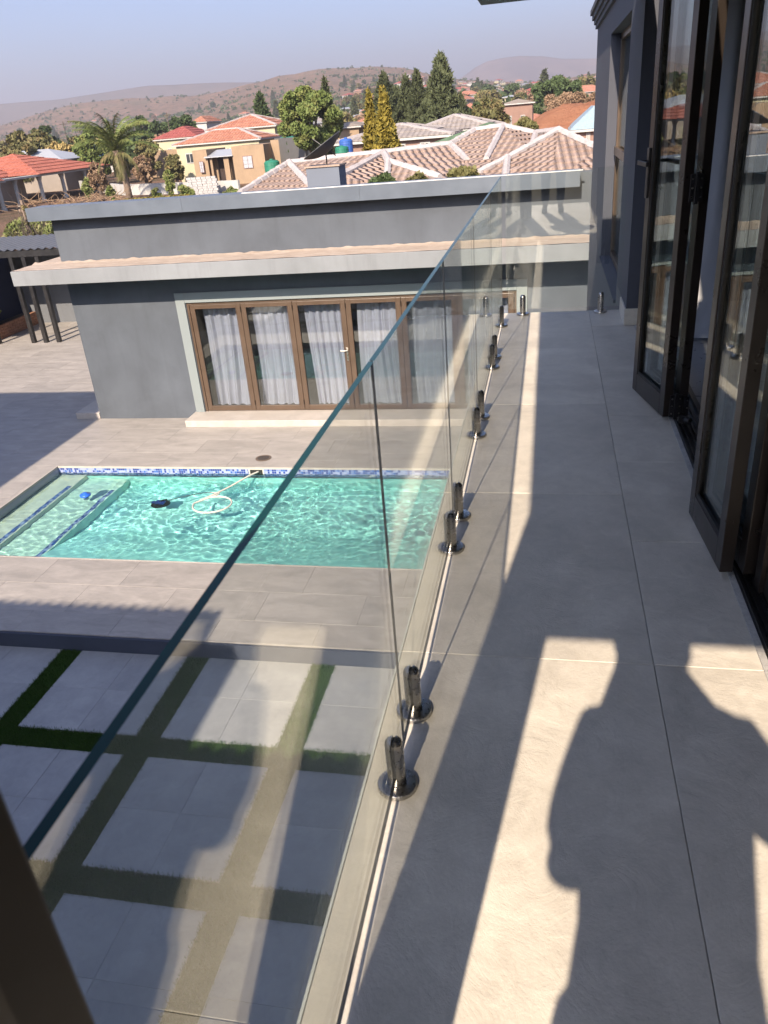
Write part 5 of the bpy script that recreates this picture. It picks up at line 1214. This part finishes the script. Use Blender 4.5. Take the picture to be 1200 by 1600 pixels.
# ---------------------------------------------------------------- the township on the slope: small houses and trees in numbers
rn = random.Random(21)
spots = []
def gz(x, y): return ground_z(x, y)
def try_spot(x, y, rad):
    for (a, b, c) in spots:
        if (a-x)**2+(b-y)**2 < (rad+c)**2: return False
    spots.append((x, y, rad)); return True
hp_protos = []
for k, (wm, rm, w_, d_, h_, rr) in enumerate([(WHT, MAROON, 11, 8, 2.8, 1.7), (OCH, IBR, 8, 7, 2.7, .7), (TAN, ORANGE, 12, 8, 2.8, 2.0), (WHT, GREYR, 10, 8, 2.7, 1.6), (BRKW, ORANGE, 10, 8, 2.8, 1.5), (YEL, IBR, 7, 6, 2.7, .6)]):
    labs = ['white house with a dark red roof on the township slope', 'ochre shack with a sheet metal roof on the township slope', 'tan house with an orange roof on the township slope', 'white house with a grey roof on the township slope', 'brick house with an orange roof on the township slope', 'small cream shack with a sheet roof on the township slope']
    t = house('township_house', labs[k], -w_/2, w_/2, -d_/2, d_/2, h_, h_+rr, rm, wm, 0, ((-w_*.3, -w_*.12, 1, 2.2), (w_*.15, w_*.33, 1, 2.2)), None, labs[k].split(' on ')[0]+'s of the township', 0)
    # make the house local to its base
    off = Vector(t.location)
    for ch in t.children: ch.location = Vector(ch.location)
    hp_protos.append((t, labs[k], labs[k].split(' on ')[0]+'s of the township'))
cnt_h = 0; tries = 0
def dens(x, y):
    t = x/y
    if t > -.2: return 1.0 if y < 1300 else .6
    if t < -.50: return .55 if y < 420 else .15
    return .45 if y < 500 else .12
while cnt_h < 260 and tries < 6000:
    tries += 1; y = 150*math.exp(rn.random()*2.25); tt = rn.uniform(-.74, .08) if rn.random() < .5 else rn.uniform(-.17, .06)
    x = tt*y
    if rn.random() > dens(x, y): continue
    if y < 210 and tt < -.1 and tt > -.5: continue
    if not try_spot(x, y, 9 if y < 400 else 11): continue
    pr_, lb, grp = rn.choice(hp_protos); o = place(pr_, (x, y, gz(x, y)-.25), rn.choice([0, 0, .3, -.4, 1.57, .8]), rn.uniform(.85, 1.15), lb, grp); cnt_h += 1
tp = [tree('far_tree', 'rounded dark tree among the far houses', 'tree', 101, 7, 3.6, 3.6, LD, BARKD, 900, .85, .25, group='far dark trees'),
      tree('far_tree', 'rounded olive tree among the far houses', 'tree', 102, 6, 3.4, 3.2, LO, BARKD, 900, .8, .25, group='far olive trees'),
      tree('far_tree', 'tall narrow dark tree among the far houses', 'tree', 103, 11, 2.3, 2.0, LC, BARKD, 900, .8, .25, 'casuarina', group='far narrow trees'),
      tree('far_tree', 'brown leafless tree among the far houses', 'tree', 104, 6, 3.4, 3.2, LB, BARKD, 700, .7, .25, group='far leafless trees')]
labt = [(t, t['label'], t['group']) for t in tp]; n_t = 0; tries = 0
while n_t < 285 and tries < 9000:
    tries += 1; y = 140*math.exp(rn.random()**.8*2.2); tt = rn.uniform(-.74, .12); x = tt*y
    if rn.random() > (.35+dens(x, y)): continue
    if y < 200 and -.45 < tt < -.05: continue
    if tt > -.16 and y < 230: continue
    if not try_spot(x, y, 3): continue
    pr_, lb, grp = labt[rn.choice([0, 0, 1, 1, 2, 3]) if y > 330 else rn.choice([0, 1, 1, 3])]; place(pr_, (x, y, gz(x, y)-.2), rn.random()*6.28, rn.uniform(.6, 1.35), lb, grp); n_t += 1
# scrub on the hillsides, one mass nobody could count
def scrub(n):
    r_s = np.random.RandomState(9); cs = []
    for _ in range(n):
        y = 320*math.exp(r_s.rand()*1.75); tt = r_s.uniform(-.8, .2); x = tt*y
        if noise.noise((x*.006, y*.006, 2)) < -.12 and r_s.rand() < .8: continue
        s_ = r_s.uniform(.8, 2.6); cs.append((x, y, gz(x, y)+s_*.4, s_*1.3, s_*1.3, s_))
    return leafmesh('hillside_scrub', cs, len(cs)*7, 2.3, 1.2, seed=4, mat=LD)
sc_ = link('hillside_scrub', scrub(9000), LD); tag(sc_, 'dark scrub scattered over the dry hillsides', 'scrub', kind='stuff')

# ---------------------------------------------------------------- the air
g = G('haze_air'); pv = g.node('VolumePrincipled'); pv.inputs['Color'].default_value = (.70, .71, .81, 1); pv.inputs['Density'].default_value = .00029; pv.inputs['Anisotropy'].default_value = .2
g.L(pv.outputs[0], g.out.inputs['Volume'])
HZ = MB((0, 2500, 0)).box(-8500, 4200, -60, 7600, -26, 420)
hz = HZ.build('haze', g.m); tag(hz, 'thin pale haze filling the air over the valley', 'haze', kind='stuff')
